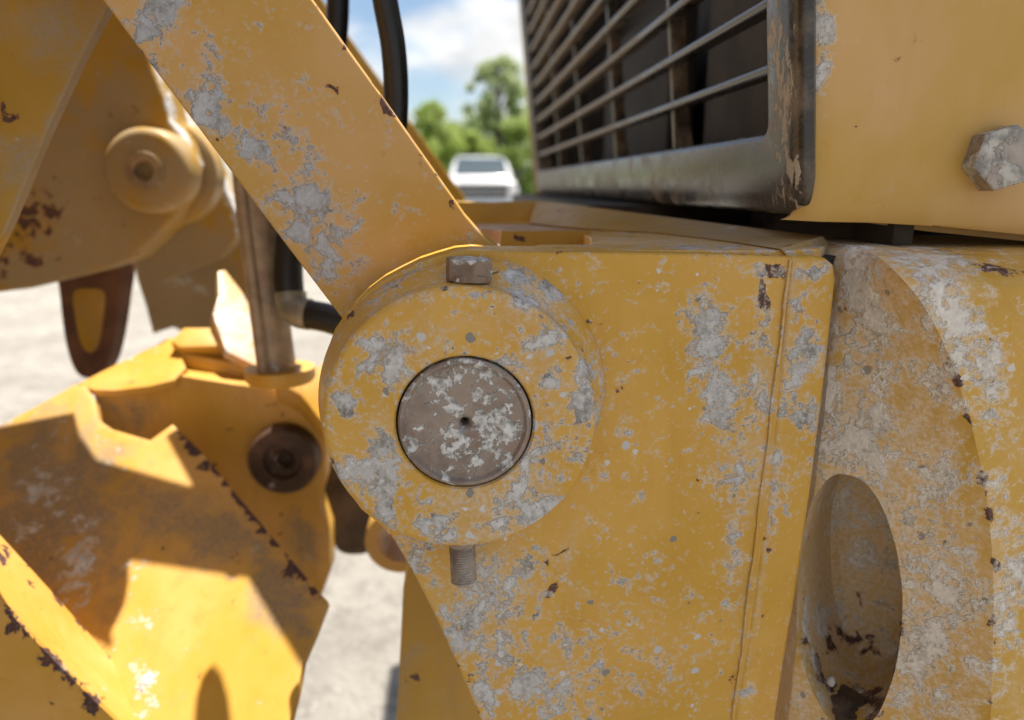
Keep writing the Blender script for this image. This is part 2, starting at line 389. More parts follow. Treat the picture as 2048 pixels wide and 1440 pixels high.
# ------------------------------------------------------------------ ground
def ground_mat():
    s = NT('gravel_lot')
    a = s.noise(1.3, 6, 0.6); b = s.noise(9, 8, 0.75, 0.2); c = s.noise(90, 5, 0.7)
    col = s.mix(s.rng(a, 0.35, 0.65), (0.28, 0.255, 0.222), (0.37, 0.34, 0.298))
    col = s.mix(s.rng(b, 0.45, 0.62, 0, 0.75), col, (0.20, 0.18, 0.155))
    d, ra, rb = s.vor(45)
    col = s.mix(s.math('MULTIPLY', s.rng(d, 0.35, 0.2), s.math('LESS_THAN', rb, 0.5)), col, s.mix(ra, (0.22, 0.20, 0.18), (0.46, 0.43, 0.39)))
    s.bump(s.math('ADD', s.math('MULTIPLY', b, 2.0), s.math('SUBTRACT', c, d)), 0.012, 0.9)
    return s.done(col, 0.95)
def grass_mat():
    s = NT('verge_grass'); n = s.noise(3, 7, 0.65)
    s.bump(n, 0.1, 1.0)
    return s.done(s.mix(s.rng(n, 0.35, 0.65), (0.07, 0.13, 0.025), (0.13, 0.20, 0.04)), 0.9)
bm = bmesh.new(); bmesh.ops.create_grid(bm, x_segments=60, y_segments=60, size=900)
g = obj('ground', bm, ground_mat(), None, (0, 0, 0)); g['kind'] = 'structure'
bm = bmesh.new(); bmesh.ops.create_grid(bm, x_segments=8, y_segments=8, size=400)
for v in bm.verts: v.co = Vector((v.co.x, 438 + v.co.y, 0.02))
g = obj('grass_verge', bm, grass_mat(), None, (0, 38, 0.02)); g['kind'] = 'structure'

# ------------------------------------------------------------------ machine hood with grille
def gx(z): return 0.2 - 0.097 * (z - CZ)
hood = thing('machine_hood', 'yellow engine hood with black slatted grille and mud-caked hex bolt', 'engine hood', (0.2, 0.44, CZ - 0.03))
def rrect(y0, y1, z0, z1, r, nc=8, ns=26):
    pts = []
    cs = [(y1 - r, z1 - r, 0), (y0 + r, z1 - r, 90), (y0 + r, z0 + r, 180), (y1 - r, z0 + r, 270)]
    for k in range(4):
        cy, cz, a0 = cs[k]
        arc = [(cy + r * math.cos(R(a0 + 90 * i / nc)), cz + r * math.sin(R(a0 + 90 * i / nc))) for i in range(nc + 1)]
        ny, nz, na = cs[(k + 1) % 4]
        nxt = (ny + r * math.cos(R(na)), nz + r * math.sin(R(na)))
        pts += arc
        for i in range(1, ns): pts.append((arc[-1][0] + (nxt[0] - arc[-1][0]) * i / ns, arc[-1][1] + (nxt[1] - arc[-1][1]) * i / ns))
    return pts
GO = (0.432, 1.90, CZ - 0.018, CZ + 0.64); GI = (0.479, 1.86, CZ + 0.033, CZ + 0.59)
def inset(b, d): return (b[0] + d, b[1] - d, b[2] + d, b[3] - d)
rings = []
for b, r, x in ((GO, 0.022, 0.0095), (GO, 0.022, 0.0075), (inset(GO, 0.0012), 0.0205, 0.0040), (inset(GO, 0.0045), 0.0185, 0.0012), (inset(GO, 0.014), 0.012, 0.0),
                (inset(GI, -0.006), 0.012, 0.0), (inset(GI, -0.0025), 0.0085, 0.001), (inset(GI, -0.0006), 0.0066, 0.0035), (GI, 0.006, 0.008), (GI, 0.006, 0.040)):
    rings.append([Vector((gx(z) + x, y, z)) for y, z in rrect(*b, r)])
bm = bmesh.new(); vr = [[bm.verts.new(p) for p in rg] for rg in rings]
for A, B in zip(vr, vr[1:] + vr[:1]):
    n = len(A)
    for i in range(n): bm.faces.new((A[i], A[(i + 1) % n], B[(i + 1) % n], B[i]))
grille = obj('grille', bm, M['grille'], hood, (gx(CZ), 1.1, CZ), sharp=50, attrs={
    'mud': [(1300, 330, 270, 60, 0, -0.3), (1548, 60, 34, 160, 0, 0.20), (1562, 220, 34, 160, 0, 0.20), (1590, 370, 26, 80, 0, 0.20)],
    'dust_shade': [(1200, 360, 200, 40, 5, 0.10), (1090, 360, 80, 40, 0, 0.22), (1565, 200, 60, 200, 0, 0.10), (1480, 330, 80, 50, 0, -0.12)]})
def bar_profile():
    pts = []
    for i in range(9): 
        a = R(90 + 180 * i / 8); pts.append((0.0038 + 0.0038 * math.cos(a), 0.0038 * math.sin(a)))
    pts += [(0.0076, -0.0030), (0.0150, -0.0026), (0.0150, -0.0004), (0.0080, 0.0026)]
    return pts
bar_me = None
z = CZ + 0.0722; k = 0
while z < CZ + 0.585:
    bm = bmesh.new(); pr = bar_profile(); N = 40; rows = []
    for i in range(N + 1):
        y = 0.476 + (1.862 - 0.476) * (i / N) ** 1.3
        rows.append([bm.verts.new((gx(z + b) + 0.006 + a, y, z + b)) for a, b in pr])
    for A, B in zip(rows, rows[1:]):
        for i in range(len(pr)): bm.faces.new((A[i], A[(i + 1) % len(pr)], B[(i + 1) % len(pr)], B[i]))
    bm.faces.new(rows[0]); bm.faces.new(rows[-1][::-1])
    obj('grille_bar', bm, M['bar'], grille, (gx(z), 1.1, z), attrs={'dust_shade': [(1130, 200, 170, 400, 0, 0.20), (1460, 90, 160, 180, 0, -0.14)]})
    z += 0.0394; k += 1
for yy in (0.745, 1.02, 1.30, 1.585):
    bm = bmesh.new()
    box(0, 0.016, yy - 0.0045, yy + 0.0045, CZ + 0.02, CZ + 0.60, bm, 0.002)
    # flared foot
    prism([Vector((0.004, yy - 0.0045, CZ + 0.055)), Vector((0.004, yy + 0.0045, CZ + 0.055)), Vector((0.004, yy + 0.018, CZ + 0.025)), Vector((0.004, yy - 0.018, CZ + 0.025))], Vector((0.012, 0, 0)), 0, 1, bm)
    for v in bm.verts: v.co.x += gx(v.co.z) + 0.018
    obj('grille_rib', bm, M['bar'], grille, (gx(CZ + .3), yy, CZ + 0.3), attrs={'dust_shade': [(1300, 150, 300, 400, 0, 0.14)]})
# what shows behind the slats
bm = box(0.40, 0.44, 0.46, 1.88, CZ - 0.06, CZ + 0.62)
obj('radiator_core', bm, M['core'], hood)
obj('inner_liner', box(0.225, 0.44, 1.872, 1.888, CZ - 0.03, CZ + 0.62), M['core'], hood)
bm = bmesh.new(); box(0.275, 0.29, 0.455, 0.575, CZ - 0.05, CZ + 0.6, bm, 0.004)
box(0.262, 0.30, 0.455, 0.56, CZ + 0.043, CZ + 0.056, bm, 0.003)
prism([Vector((0.268, 0.56, CZ + 0.055)), Vector((0.268, 0.50, CZ + 0.055)), Vector((0.268, 0.50, CZ - 0.05)), Vector((0.268, 0.63, CZ - 0.05)), Vector((0.268, 0.60, CZ + 0.02))], Vector((0.02, 0, 0)), 0.003, 1, bm)
obj('fan_shroud', bm, M['inside'], hood)
bm = bmesh.new(); box(0.32, 0.335, 0.70, 0.98, CZ - 0.05, CZ + 0.6, bm, 0.004); box(0.30, 0.325, 0.67, 0.72, CZ - 0.05, CZ + 0.6, bm, 0.008)
obj('air_baffle', bm, M['inside'], hood)
bm = box(0.29, 0.33, 1.05, 1.5, CZ - 0.05, CZ + 0.25, None, 0.01); obj('cooler_box', bm, M['core'], hood)
# side panel: bent sheet
poly = [(1612, -1700), (1592, -300), (1589, 0), (1600, 200), (1612, 360), (1607, 415), (1590, 436), (1577, 441), (1640, 444), (1750, 446), (1900, 455), (2048, 470), (2400, 500), (2700, 520), (2700, -1700)]
bm = plate_bm(poly, 0.437, 0.004, 0.0012, None, 2)
gridcut(bm, 0.012)
for v in bm.verts:
    x, y = proj(v.co)
    if y > -200:
        v.co.y += 0.007 * (1 - sstep(1588, 1650, x)) ** 2
        v.co.y += 0.0015 * noise.noise(Vector((x / 210, y / 240, 3))) + 0.0030 * sstep(425, 460, y + (1577 - x) * 0.035)
side = obj('side_panel', bm, M['hood'], hood, attrs={
    'mud': [(1628, 30, 34, 110, -8, 0.40), (1650, 90, 28, 40, 0, 0.36), (1640, 150, 20, 50, 0, 0.32), (1700, 140, 10, 16, 0, 0.3), (1690, 60, 10, 12, 0, 0.24), (1640, 350, 14, 30, 0, 0.22), (1625, 290, 9, 30, 0, 0.26), (1655, 300, 8, 24, 25, 0.20), (1700, 140, 14, 14, 0, 0.16), (1640, 420, 30, 12, 0, 0.10)],
    'dust_shade': [(1625, 60, 40, 140, 0, 0.12)], 'rust': [(1800, 452, 250, 6, 3, 0.10)]})
# inner return under the panel, front cap of the hood, top, far side
bm = plate_bm([(1700, 440), (2700, 500), (2700, 545), (2048, 482), (1850, 462)], 0.462, 0.004, 0.0)
obj('lower_flange', bm, M['hood'], hood)
def sheet(pts, vec): return prism([Vector(p) for p in pts], Vector(vec))
ZT = CZ + 0.66
obj('top_panel', sheet([(gx(ZT), 0.437, ZT), (0.72, 0.437, ZT + 0.05), (0.72, 1.92, ZT + 0.05), (gx(ZT), 1.92, ZT)], (0, 0, 0.006)), M['hood'], hood)
obj('front_cap', sheet([(gx(ZT), 0.437, ZT), (gx(ZT - .06), 0.437, ZT - 0.06), (gx(ZT - .06), 1.92, ZT - 0.06), (gx(ZT), 1.92, ZT)], (0.005, 0, 0)), M['hood'], hood)
obj('far_panel', sheet([(gx(ZT), 1.92, ZT), (0.72, 1.92, ZT + 0.05), (0.72, 1.92, CZ - 0.03), (gx(CZ), 1.92, CZ - 0.03)], (0, 0.005, 0)), M['hood'], hood)
# caked hex bolt in the side panel
def hexbolt(c, axis, af, h, up, bevel, washer=None, cell=0.0):
    ax = Vector(axis).normalized(); u = Vector(up).normalized(); u = (u - ax * u.dot(ax)).normalized(); s = ax.cross(u)
    rc = af / math.sqrt(3)
    bm = bmesh.new()
    pts = [c + (u * math.cos(R(60 * i)) + s * math.sin(R(60 * i))) * rc for i in range(6)]
    b2 = prism([p + ax * h for p in pts], -ax * h, bevel, 3); join(bm, b2)
    if washer: lathe([(0, 0.003), (washer * 0.92, 0.003), (washer, 0.0022), (washer, -0.001), (0, -0.001)], c, ax, 40, bm)
    return bm
bc = P(1984, 318, 0.437)
bm = hexbolt(bc, (-0.06, -1, 0.02), 0.0335, 0.0135, (0.25, 0, 1), 0.0016, 0.0)
bmesh.ops.subdivide_edges(bm, edges=bm.edges[:], cuts=7, use_grid_fill=True)
bmesh.ops.triangulate(bm, faces=bm.faces[:])
rough(bm, 0.0002, 240, 3)
lump = bmesh.new(); bmesh.ops.create_icosphere(lump, subdivisions=4, radius=1.0)
lc = P(1950, 368, 0.436)
for v in lump.verts: v.co = lc + Vector((v.co.x * 0.0045, v.co.y * 0.004, v.co.z * 0.0055 - max(0, -v.co.z) * 0.002)) * (1 + 0.35 * noise.fractal(v.co * 1.8 + Vector((3, 1, 2)), 0.8, 2, 4))
lump.free()
obj('hex_bolt', bm, M['caked'], hood, bc, sharp=60)

# ------------------------------------------------------------------ front frame: pivot plate, boss, pin, bolt, deck
frame = thing('front_frame', 'chipped yellow frame plate with round pivot boss and steel pin, grey mud splashes', 'machine frame', P(1200, 1440, 0.42))
YB = 0.373; YPL = 0.408
BC = P(921, 844, YB)
pl = [(1000, 503), (945, 500), (910, 503), (872, 514), (835, 526), (800, 543), (760, 564), (725, 590), (695, 622), (669, 659), (655, 697), (647, 737), (645, 800), (652, 880), (678, 960), (722, 1020), (778, 1066), (825, 1145), (872, 1238), (920, 1345), (962, 1443), (1015, 1570),
      (1452, 1570), (1466, 1440), (1492, 1290), (1532, 1010), (1562, 700), (1581, 513), (1500, 509), (1300, 506), (1150, 504)]
bm = plate_bm(pl, YPL, 0.040, 0.0025, None, 3)
gridcut(bm, 0.0035)
for v in bm.verts:
    x, y = proj(v.co)
    if v.co.y < YPL + 0.006:
        cx = 1583 - (y - 512) * 0.125
        v.co.y -= 0.0055 * sstep(cx - 230, cx, x) + 0.0012 * math.sin((x - cx) / 34.0) * sstep(900, 1400, y) * sstep(cx - 240, cx - 60, x)
        v.co.y += 0.0008 * noise.noise(Vector((x / 150, y / 150, 1)))
mudP = [(1535, 570, 26, 60, 0, -0.3), (1415, 640, 50, 60, 0, 0.26), (1420, 720, 40, 70, 0, 0.20), (1430, 790, 36, 60, 0, 0.22), (1395, 740, 26, 26, 0, 0.2), (1445, 810, 36, 60, 20, 0.22), (1530, 640, 26, 120, 5, 0.16), (1505, 800, 36, 120, 5, 0.15),
        (1470, 950, 60, 50, 0, 0.20), (1460, 880, 40, 50, 0, 0.12), (1465, 1080, 24, 130, 8, 0.13), (1455, 530, 50, 24, 0, 0.08), (960, 1170, 70, 60, 0, 0.20), (840, 1110, 40, 70, -25, 0.20), (920, 1260, 40, 70, -20, 0.24), (1010, 1210, 60, 50, 0, 0.16),
        (1000, 1290, 70, 60, 0, 0.15), (1060, 1370, 40, 40, 0, 0.28), (975, 1390, 20, 40, -20, 0.26), (1060, 1130, 60, 50, 0, 0.14), (1180, 1320, 160, 90, 0, 0.09), (1250, 1200, 200, 150, 0, 0.035), (1140, 1400, 120, 60, 0, 0.12), (1350, 1350, 60, 100, 0, 0.06), (1150, 600, 60, 50, 0, 0.03), (1240, 850, 60, 180, 0, 0.035)]
dustP = [(1430, 760, 70, 220, 0, 0.12), (1530, 700, 40, 260, 6, 0.15), (1480, 1000, 50, 300, 8, 0.14), (950, 1200, 110, 120, 0, 0.22), (1050, 1330, 160, 120, 0, 0.12), (1200, 1250, 200, 200, 0, 0.05), (1300, 700, 120, 220, 0, -0.12), (1250, 850, 70, 200, 0, 0.02), (1150, 1080, 60, 90, 30, 0.12), (1480, 560, 60, 60, 0, 0.14)]
rustP = [(1543, 540, 24, 14, 0, 0.34), (1524, 575, 12, 34, 0, 0.34), (1534, 608, 14, 16, 0, 0.32)] + chips([(780, 1068), (872, 1238), (962, 1443)], 40, 8, 0.16, 2) + chips([(1000, 505), (1300, 508), (1575, 514)], 60, 7, 0.16, 3) + [(1540, 545, 22, 16, 0, 0.30), (1526, 575, 10, 30, 0, 0.30), (1533, 605, 14, 14, 0, 0.27), (1210, 510, 14, 4, 0, 0.3), (940, 1352, 12, 10, 0, 0.3), (875, 1240, 10, 60, -25, 0.12), (1120, 505, 30, 5, 0, 0.2)]
plate_o = obj('pivot_plate', bm, M['plate'], frame, attrs={'mud': mudP, 'dust_shade': dustP, 'rust': rustP})
# folded edge strip beside the plate
es = [(1583, 514), (1625, 513), (1655, 517), (1671, 530), (1675, 560), (1664, 660), (1648, 800), (1622, 1000), (1596, 1180), (1572, 1320), (1553, 1442), (1532, 1570), (1453, 1570), (1467, 1440), (1493, 1290), (1533, 1010), (1563, 700)]
bm = plate_bm(es, YPL - 0.0065, 0.05, 0.005, None, 4); gridcut(bm, 0.004)
obj('edge_strip', bm, M['plate'], frame, attrs={
    'mud': [(1625, 545, 40, 16, -10, 0.24), (1590, 610, 14, 30, 0, 0.22), (1620, 700, 36, 50, 0, 0.22), (1585, 760, 26, 70, 0, 0.20), (1605, 830, 40, 40, 30, 0.2), (1570, 790, 12, 240, 8, 0.14), (1640, 880, 20, 60, 8, 0.18), (1545, 1030, 14, 120, 8, 0.12), (1560, 950, 60, 80, 0, 0.06)],
    'dust_shade': [(1575, 640, 14, 260, 7, 0.25), (1620, 600, 50, 80, 0, 0.12), (1620, 850, 40, 120, 0, 0.12), (1530, 1100, 14, 260, 8, 0.22), (1560, 1250, 60, 140, 0, -0.1)],
    'rust': [(1528, 1072, 14, 8, 0, 0.30), (1512, 1112, 10, 8, 0, 0.30), (1540, 1105, 9, 9, 0, 0.32), (1522, 1232, 12, 14, 20, 0.27), (1640, 900, 4, 200, 8, 0.12), (1590, 1180, 5, 160, 9, 0.14)]})
# weld bead down the fold
bm = tube([P(1582 - (y - 512) * 0.125 + 1.5 * math.sin(y * .03), y, YPL - 0.0062) for y in range(520, 1540, 30)], 0.0008, 8, None, 3)
rough(bm, 0.0006, 260, 5)
obj('weld_bead', bm, M['plate'], frame, attrs={'dust_shade': [(1570, 700, 60, 300, 0, 0.25), (1500, 1200, 60, 300, 0, 0.2)], 'mud': [(1570, 750, 60, 300, 0, 0.14)]})
# boss
prof = [(0.0352, 0.020), (0.0352, 0.0012), (0.0362, 0.0)]
prof += [(0.0362 + (0.0665 - 0.0362) * i / 16, 0.0) for i in range(1, 17)]
prof += [(0.0682, 0.0004), (0.0694, 0.0014), (0.0699, 0.003), (0.0703, 0.006), (0.0706, 0.0095), (0.0702, 0.0112), (0.0708, 0.0130), (0.0722, 0.017), (0.0738, 0.021), (0.0752, 0.026), (0.0764, 0.031), (0.0776, 0.0365), (0.0776, 0.042)]
prof = [(r * 1.033, h) for r, h in prof]
bm = lathe(prof, BC, (0, 1, 0), 160)
for v in bm.verts:
    q = v.co * 26
    d = noise.noise(q)
    r = (v.co - BC); rr = math.hypot(r.x, r.z)
    v.co += Vector((r.x, 0, r.z)) * (0.006 * d) if rr > 0.05 else Vector((0, 0, 0))
    if v.co.y < YB + 0.002 and rr > 0.037: v.co.y += 0.0005 * noise.noise(v.co * 60)
    if rr < 0.0675: v.co += (P(930, 847, YB) - BC) * (1 - sstep(0.0362, 0.0670, rr))
    # flare into the plate on the right
    t = sstep(0.012, 0.0365, v.co.y - YB)
    if rr > 0.069 and r.x > 0: v.co += Vector((r.x, 0, r.z)) * (0.075 * t * sstep(0.0, 0.03, r.x) * sstep(-0.03, 0.02, r.z))
mudB = [(745, 690, 36, 20, 0, 0.20), (785, 730, 26, 50, 10, 0.26), (730, 730, 24, 20, 0, 0.24), (690, 805, 24, 36, -20, 0.28), (780, 760, 16, 30, 0, 0.2), (770, 900, 40, 36, 20, 0.16), (730, 950, 60, 40, 20, 0.22), (775, 960, 26, 60, 0, 0.22), (770, 1030, 26, 40, -30, 0.22), (860, 1045, 40, 36, 0, 0.18), (880, 1070, 30, 20, 0, 0.2),
        (1090, 680, 40, 24, -30, 0.24), (1030, 735, 40, 20, 20, 0.22), (1165, 745, 26, 44, 0, 0.22), (1165, 815, 36, 50, 0, 0.22), (1105, 770, 26, 24, 0, 0.18), (1130, 880, 40, 60, 0, 0.10), (1080, 1025, 50, 40, -30, 0.26), (1030, 985, 20, 40, 30, 0.22), (1000, 1050, 26, 30, 0, 0.16), (1060, 930, 40, 50, 0, 0.14), (950, 590, 60, 12, 0, 0.14), (1060, 600, 40, 16, 35, 0.2), (1110, 660, 20, 60, -40, 0.16), (1040, 545, 40, 28, 20, 0.24), (1095, 570, 20, 36, -20, 0.2), (800, 560, 70, 10, -28, 0.12), (930, 1000, 120, 26, 0, 0.04), (860, 700, 60, 60, 0, 0.03)]
boss = obj('pivot_boss', bm, M['boss'], frame, BC, sharp=30, attrs={'mud': mudB,
    'dust_shade': [(950, 1000, 180, 50, 0, 0.26), (1000, 1060, 140, 40, 0, 0.24), (900, 660, 90, 40, 0, 0.10), (880, 700, 30, 40, 0, 0.14), (760, 850, 60, 60, 0, 0.14), (1130, 780, 70, 120, 0, 0.10), (800, 585, 110, 20, -28, 0.14), (1080, 590, 60, 50, 35, 0.20), (860, 800, 60, 40, 0, -0.1), (820, 1000, 60, 60, 0, -0.2)],
    'rust': [(700, 630, 14, 8, -30, 0.30), (890, 577, 30, 6, -4, 0.28), (1000, 585, 60, 8, 10, 0.20), (1040, 600, 20, 10, 30, 0.24), (775, 610, 10, 8, -30, 0.25), (652, 770, 6, 50, 6, 0.20), (665, 925, 10, 14, 0, 0.32), (935, 848, 148, 146, 0, 0.0)]})
# pin with recessed face and drilled centre
PC = P(930, 847, YB) 
pp = [(0.0, 0.016), (0.0018, 0.014), (0.0021, 0.006), (0.0024, 0.0042), (0.0036, 0.0026), (0.0048, 0.0020), (0.007, 0.0017)]
pp += [(0.007 + (0.0302 - 0.007) * i / 10, 0.0017) for i in range(1, 11)] + [(0.0311, 0.0007), (0.0318, -0.0002), (0.0332, 0.0), (0.0341, 0.0008), (0.0343, 0.003), (0.0343, 0.022)]
bm = lathe([(r * 1.03, h - 0.0008) for r, h in pp], PC, (0, 1, 0), 96)
for v in bm.verts:
    d = v.co - PC; rr = math.hypot(d.x, d.z)
    if 0.006 < rr < 0.031: v.co.y += 0.00045 * noise.fractal(v.co * 130, 0.8, 2, 4)
obj('pivot_pin', bm, M['pin'], boss, PC, sharp=30, attrs={'mud': [(940, 770, 90, 36, 0, 0.05), (935, 860, 60, 70, 0, 0.06), (850, 870, 40, 40, 0, 0.04), (1000, 880, 60, 60, 0, 0.05), (870, 800, 50, 40, 0, -0.08), (880, 930, 60, 30, 0, -0.05), (930, 722, 110, 10, 0, 0.05)]})
# clamp bolt through the boss, threaded end below
hb = BC + Vector((0.0056, 0.0150, 0.0738))
bm = hexbolt(hb, (0.03, 0.0, 1), 0.0222, 0.0108, (0.15, -1, 0), 0.0009, 0.0118)
bmesh.ops.subdivide_edges(bm, edges=[e for e in bm.edges if e.calc_length() > 0.004], cuts=3, use_grid_fill=True)
rough(bm, 0.00035, 300, 2)
obj('clamp_bolt', bm, M['bolt'], boss, hb, sharp=35, attrs={'mud': [(942, 517, 50, 10, 0, 0.30), (985, 545, 14, 20, 0, 0.1)]})
sb = BC + Vector((-0.0004, 0.0125, -0.0715))
prof = [(0.0, -0.002), (0.0082, -0.002), (0.0082, 0.0035), (0.0070, 0.005)]
h = 0.005; i = 0
while h < 0.0275:
    prof += [(0.0071, h), (0.0074, h + 0.0004), (0.0063, h + 0.0011)]; h += 0.00155
prof += [(0.0066, h), (0.006, h + 0.0012), (0.0, h + 0.0015)]
bm = lathe(prof, sb, (0.03, 0, -1), 36)
for v in bm.verts:
    t = math.atan2(v.co.y - sb.y, v.co.x - sb.x); 
    if 0.005 < sb.z - v.co.z < 0.0275: v.co.z += 0.00155 * t / (2 * math.pi)
rough(bm, 0.0004, 420, 9)
obj('threaded_stud', bm, M['stud'], boss, sb, sharp=40)
lump = bmesh.new(); bmesh.ops.create_icosphere(lump, subdivisions=3, radius=1.0)
lc = BC + Vector((0.0105, 0.015, -0.0735))
for v in lump.verts: v.co = lc + Vector((v.co.x * 0.006, v.co.y * 0.006, v.co.z * 0.0045)) * (1 + 0.3 * noise.fractal(v.co * 2, 0.8, 2, 3))
obj('mud_lump', lump, M['stud'], boss, lc)
# deck behind the plate top, with a slot
ZD = P(1300, 506, YPL).z + 0.0004
def Pz(px, py, z):
    d = ray(px, py); return CAM + d * ((z - CZ) / d.z)
def deckpart(poly, z, th, mat, name, attrs=None, parent=frame, cell=0.01):
    b = prism([Pz(x, y, z) for x, y in poly], Vector((0, 0, -th)), 0.001, 1)
    if cell: gridcut(b, cell, 'XY')
    return obj(name, b, mat, parent, attrs=attrs)
rustD = [(1030, 462, 26, 6, 0, 0.3), (1130, 462, 26, 4, 0, 0.28), (1240, 462, 30, 3, 0, 0.24), (1300, 463, 30, 3, 0, 0.24), (1390, 482, 40, 5, 0, 0.1), (1560, 500, 50, 10, 0, 0.1)]
deckpart([(1180, 489), (1080, 489), (1040, 497), (1000, 500), (1582, 501), (1640, 497), (1660, 486), (1500, 476), (1340, 463), (1150, 462), (1180, 475)], ZD, 0.012, M['plate'], 'deck_plate', {'rust': rustD, 'mud': [(1400, 495, 160, 12, 0, 0.16), (1600, 495, 100, 14, 0, 0.14), (1150, 497, 90, 6, 0, 0.12)], 'dust_shade': [(1300, 480, 300, 20, 0, 0.25)]})
deckpart([(960, 456), (1010, 462), (1150, 462), (1360, 463), (1200, 448), (1060, 446), (950, 446)], ZD - 0.0005, 0.012, M['deckrail'], 'deck_strip', {'rust': rustD, 'dust_shade': [(1200, 455, 200, 10, 0, 0.2)]})
bm = plate_bm([(1002, 462), (1180, 462), (1192, 492), (1000, 500)], 0.56, 0.01, 0.0, 0.006)
obj('slot_wall', bm, M['left'], frame, attrs={'rust': [(1040, 476, 40, 10, 0, 0.26), (1130, 476, 14, 8, 0, 0.25), (1100, 470, 100, 4, 0, 0.12)]})
# rail below the grille and cross wall
def strip(pa, pb, mat, name, n=24, parent=frame, th=0.01, attrs=None):
    bm = bmesh.new(); A = [bm.verts.new(p) for p in pa]; B = [bm.verts.new(p) for p in pb]
    A2 = [bm.verts.new(p + Vector((th, 0, -th))) for p in pa]; B2 = [bm.verts.new(p + Vector((th, 0, -th))) for p in pb]
    for i in range(len(A) - 1):
        bm.faces.new((A[i], A[i + 1], B[i + 1], B[i])); bm.faces.new((A2[i], B2[i], B2[i + 1], A2[i + 1]))
        bm.faces.new((B[i], B[i + 1], B2[i + 1], B2[i])); bm.faces.new((A[i], A2[i], A2[i + 1], A[i + 1]))
    bm.faces.new((A[0], B[0], B2[0], A2[0])); bm.faces.new((A[-1], A2[-1], B2[-1], B[-1]))
    return obj(name, bm, mat, parent, attrs=attrs)
lo_ = [Pz(x, y, ZD + 0.001) for x, y in smooth([(1058, 446), (1150, 455), (1240, 461), (1330, 467), (1450, 481), (1562, 498)], 6, False)]
up_ = [P(x, y, Y) for x, y, Y in smooth([(1073, 401, .76), (1180, 414, .70), (1290, 428, .64), (1400, 442, .58), (1520, 457, .51), (1645, 472, .46)], 6, False)]
strip(lo_, up_, M['left'], 'frame_rail', attrs={'dust_shade': [(1500, 470, 180, 40, 8, 0.35), (1300, 430, 120, 20, 14, 0.2)], 'rust': [(1600, 485, 160, 16, 5, 0.16)]})
bm = plate_bm([(880, 402), (985, 405), (1070, 402), (1078, 404), (1076, 458), (960, 460), (880, 452)], 0.76, 0.02, 0.002)
obj('cross_wall', bm, M['far'], frame)
# dark tray under the hood gap
obj('under_tray', box(0.205, 1.2, 0.437, 1.9, CZ - 0.075, CZ - 0.042), M['dark'], frame)
obj('tray_floor', box(0.14, 0.60, 0.80, 1.905, CZ - 0.070, CZ - 0.0215), M['dark'], frame)

# ------------------------------------------------------------------ corner casting with oblong hole
cast = thing('corner_casting', 'heavy yellow corner casting with oblong hole, scraped grey and muddy', 'machine casting', P(1850, 1440, 0.40))
rowsrc = [(494, 1702, .4335, 1722, .4335), (503, 1690, .4315, 1738, .416), (522, 1682, .4285, 1768, .394), (560, 1678, .4265, 1806, .374), (620, 1671, .4255, 1852, .3690), (700, 1662, .425, 1893, .3665), (790, 1652, .425, 1925, .364), (880, 1642, .425, 1950, .3615),
          (1000, 1628, .4255, 1974, .358), (1150, 1610, .426, 1986, .354), (1300, 1592, .4265, 1986, .350), (1440, 1575, .427, 1981, .3465), (1580, 1558, .427, 1975, .344)]
rowsI = smooth([tuple(map(float, r)) for r in rowsrc], 8, False)
NC1, NC2 = 30, 26
grid = []
for py, gxp, gY, ex, eY in rowsI:
    G, E, RR = P(gxp, py, gY), P(ex, py, eY), P(2450, py + 6, eY + 0.006 * sstep(700, 520, py))
    row = [G.lerp(E, i / NC1) + Vector((-0.6, -0.4, 0)).normalized() * -0.002 * math.sin(math.pi * i / NC1) for i in range(NC1 + 1)]
    row += [E.lerp(RR, (i / NC2) ** 1.4) for i in range(1, NC2 + 1)]
    for _ in range(0):
        row = [row[0]] + [(row[k - 1] + row[k] * 2 + row[k + 1]) / 4 for k in range(1, len(row) - 1)] + [row[-1]]
    grid.append(row)
bm = bmesh.new(); V = [[bm.verts.new(p) for p in r] for r in grid]; B = [[bm.verts.new(Vector((p.x, 0.56, p.z))) for p in r] for r in grid]
nr, ncol = len(grid), len(grid[0])
for i in range(nr - 1):
    for j in range(ncol - 1):
        bm.faces.new((V[i][j], V[i][j + 1], V[i + 1][j + 1], V[i + 1][j])); bm.faces.new((B[i][j], B[i + 1][j], B[i + 1][j + 1], B[i][j + 1]))
    bm.faces.new((V[i][0], V[i + 1][0], B[i + 1][0], B[i][0])); bm.faces.new((V[i][-1], B[i][-1], B[i + 1][-1], V[i + 1][-1]))
for j in range(ncol - 1):
    bm.faces.new((V[0][j], B[0][j], B[0][j + 1], V[0][j + 1])); bm.faces.new((V[-1][j], V[-1][j + 1], B[-1][j + 1], B[-1][j]))
bmesh.ops.recalc_face_normals(bm, faces=bm.faces)
rough(bm, 0.0011, 34, 4, lambda c: c.y < 0.44)
rough(bm, 0.0005, 150, 6, lambda c: c.y < 0.44)
def tmpobj(bm):
    me = bpy.data.meshes.new('tmp'); bm.to_mesh(me); bm.free(); o = bpy.data.objects.new('tmp', me); COL.objects.link(o); return o
ob = tmpobj(bm)
Gm, Em = P(1604, 1190, .426), P(1986, 1190, .358)
tdir = (Em - Gm); tdir.z = 0; tdir.normalize(); inn = Vector((-tdir.y, tdir.x, 0))
if inn.y < 0: inn = -inn
hc = Gm.lerp(Em, 0.265); hw, hh = 0.0325, (P(1700, 950, .412).z - P(1700, 1428, .412).z) / 2
hc.z = (P(1700, 950, .412).z + P(1700, 1428, .412).z) / 2
cb = bmesh.new(); NS = 64; rr = []
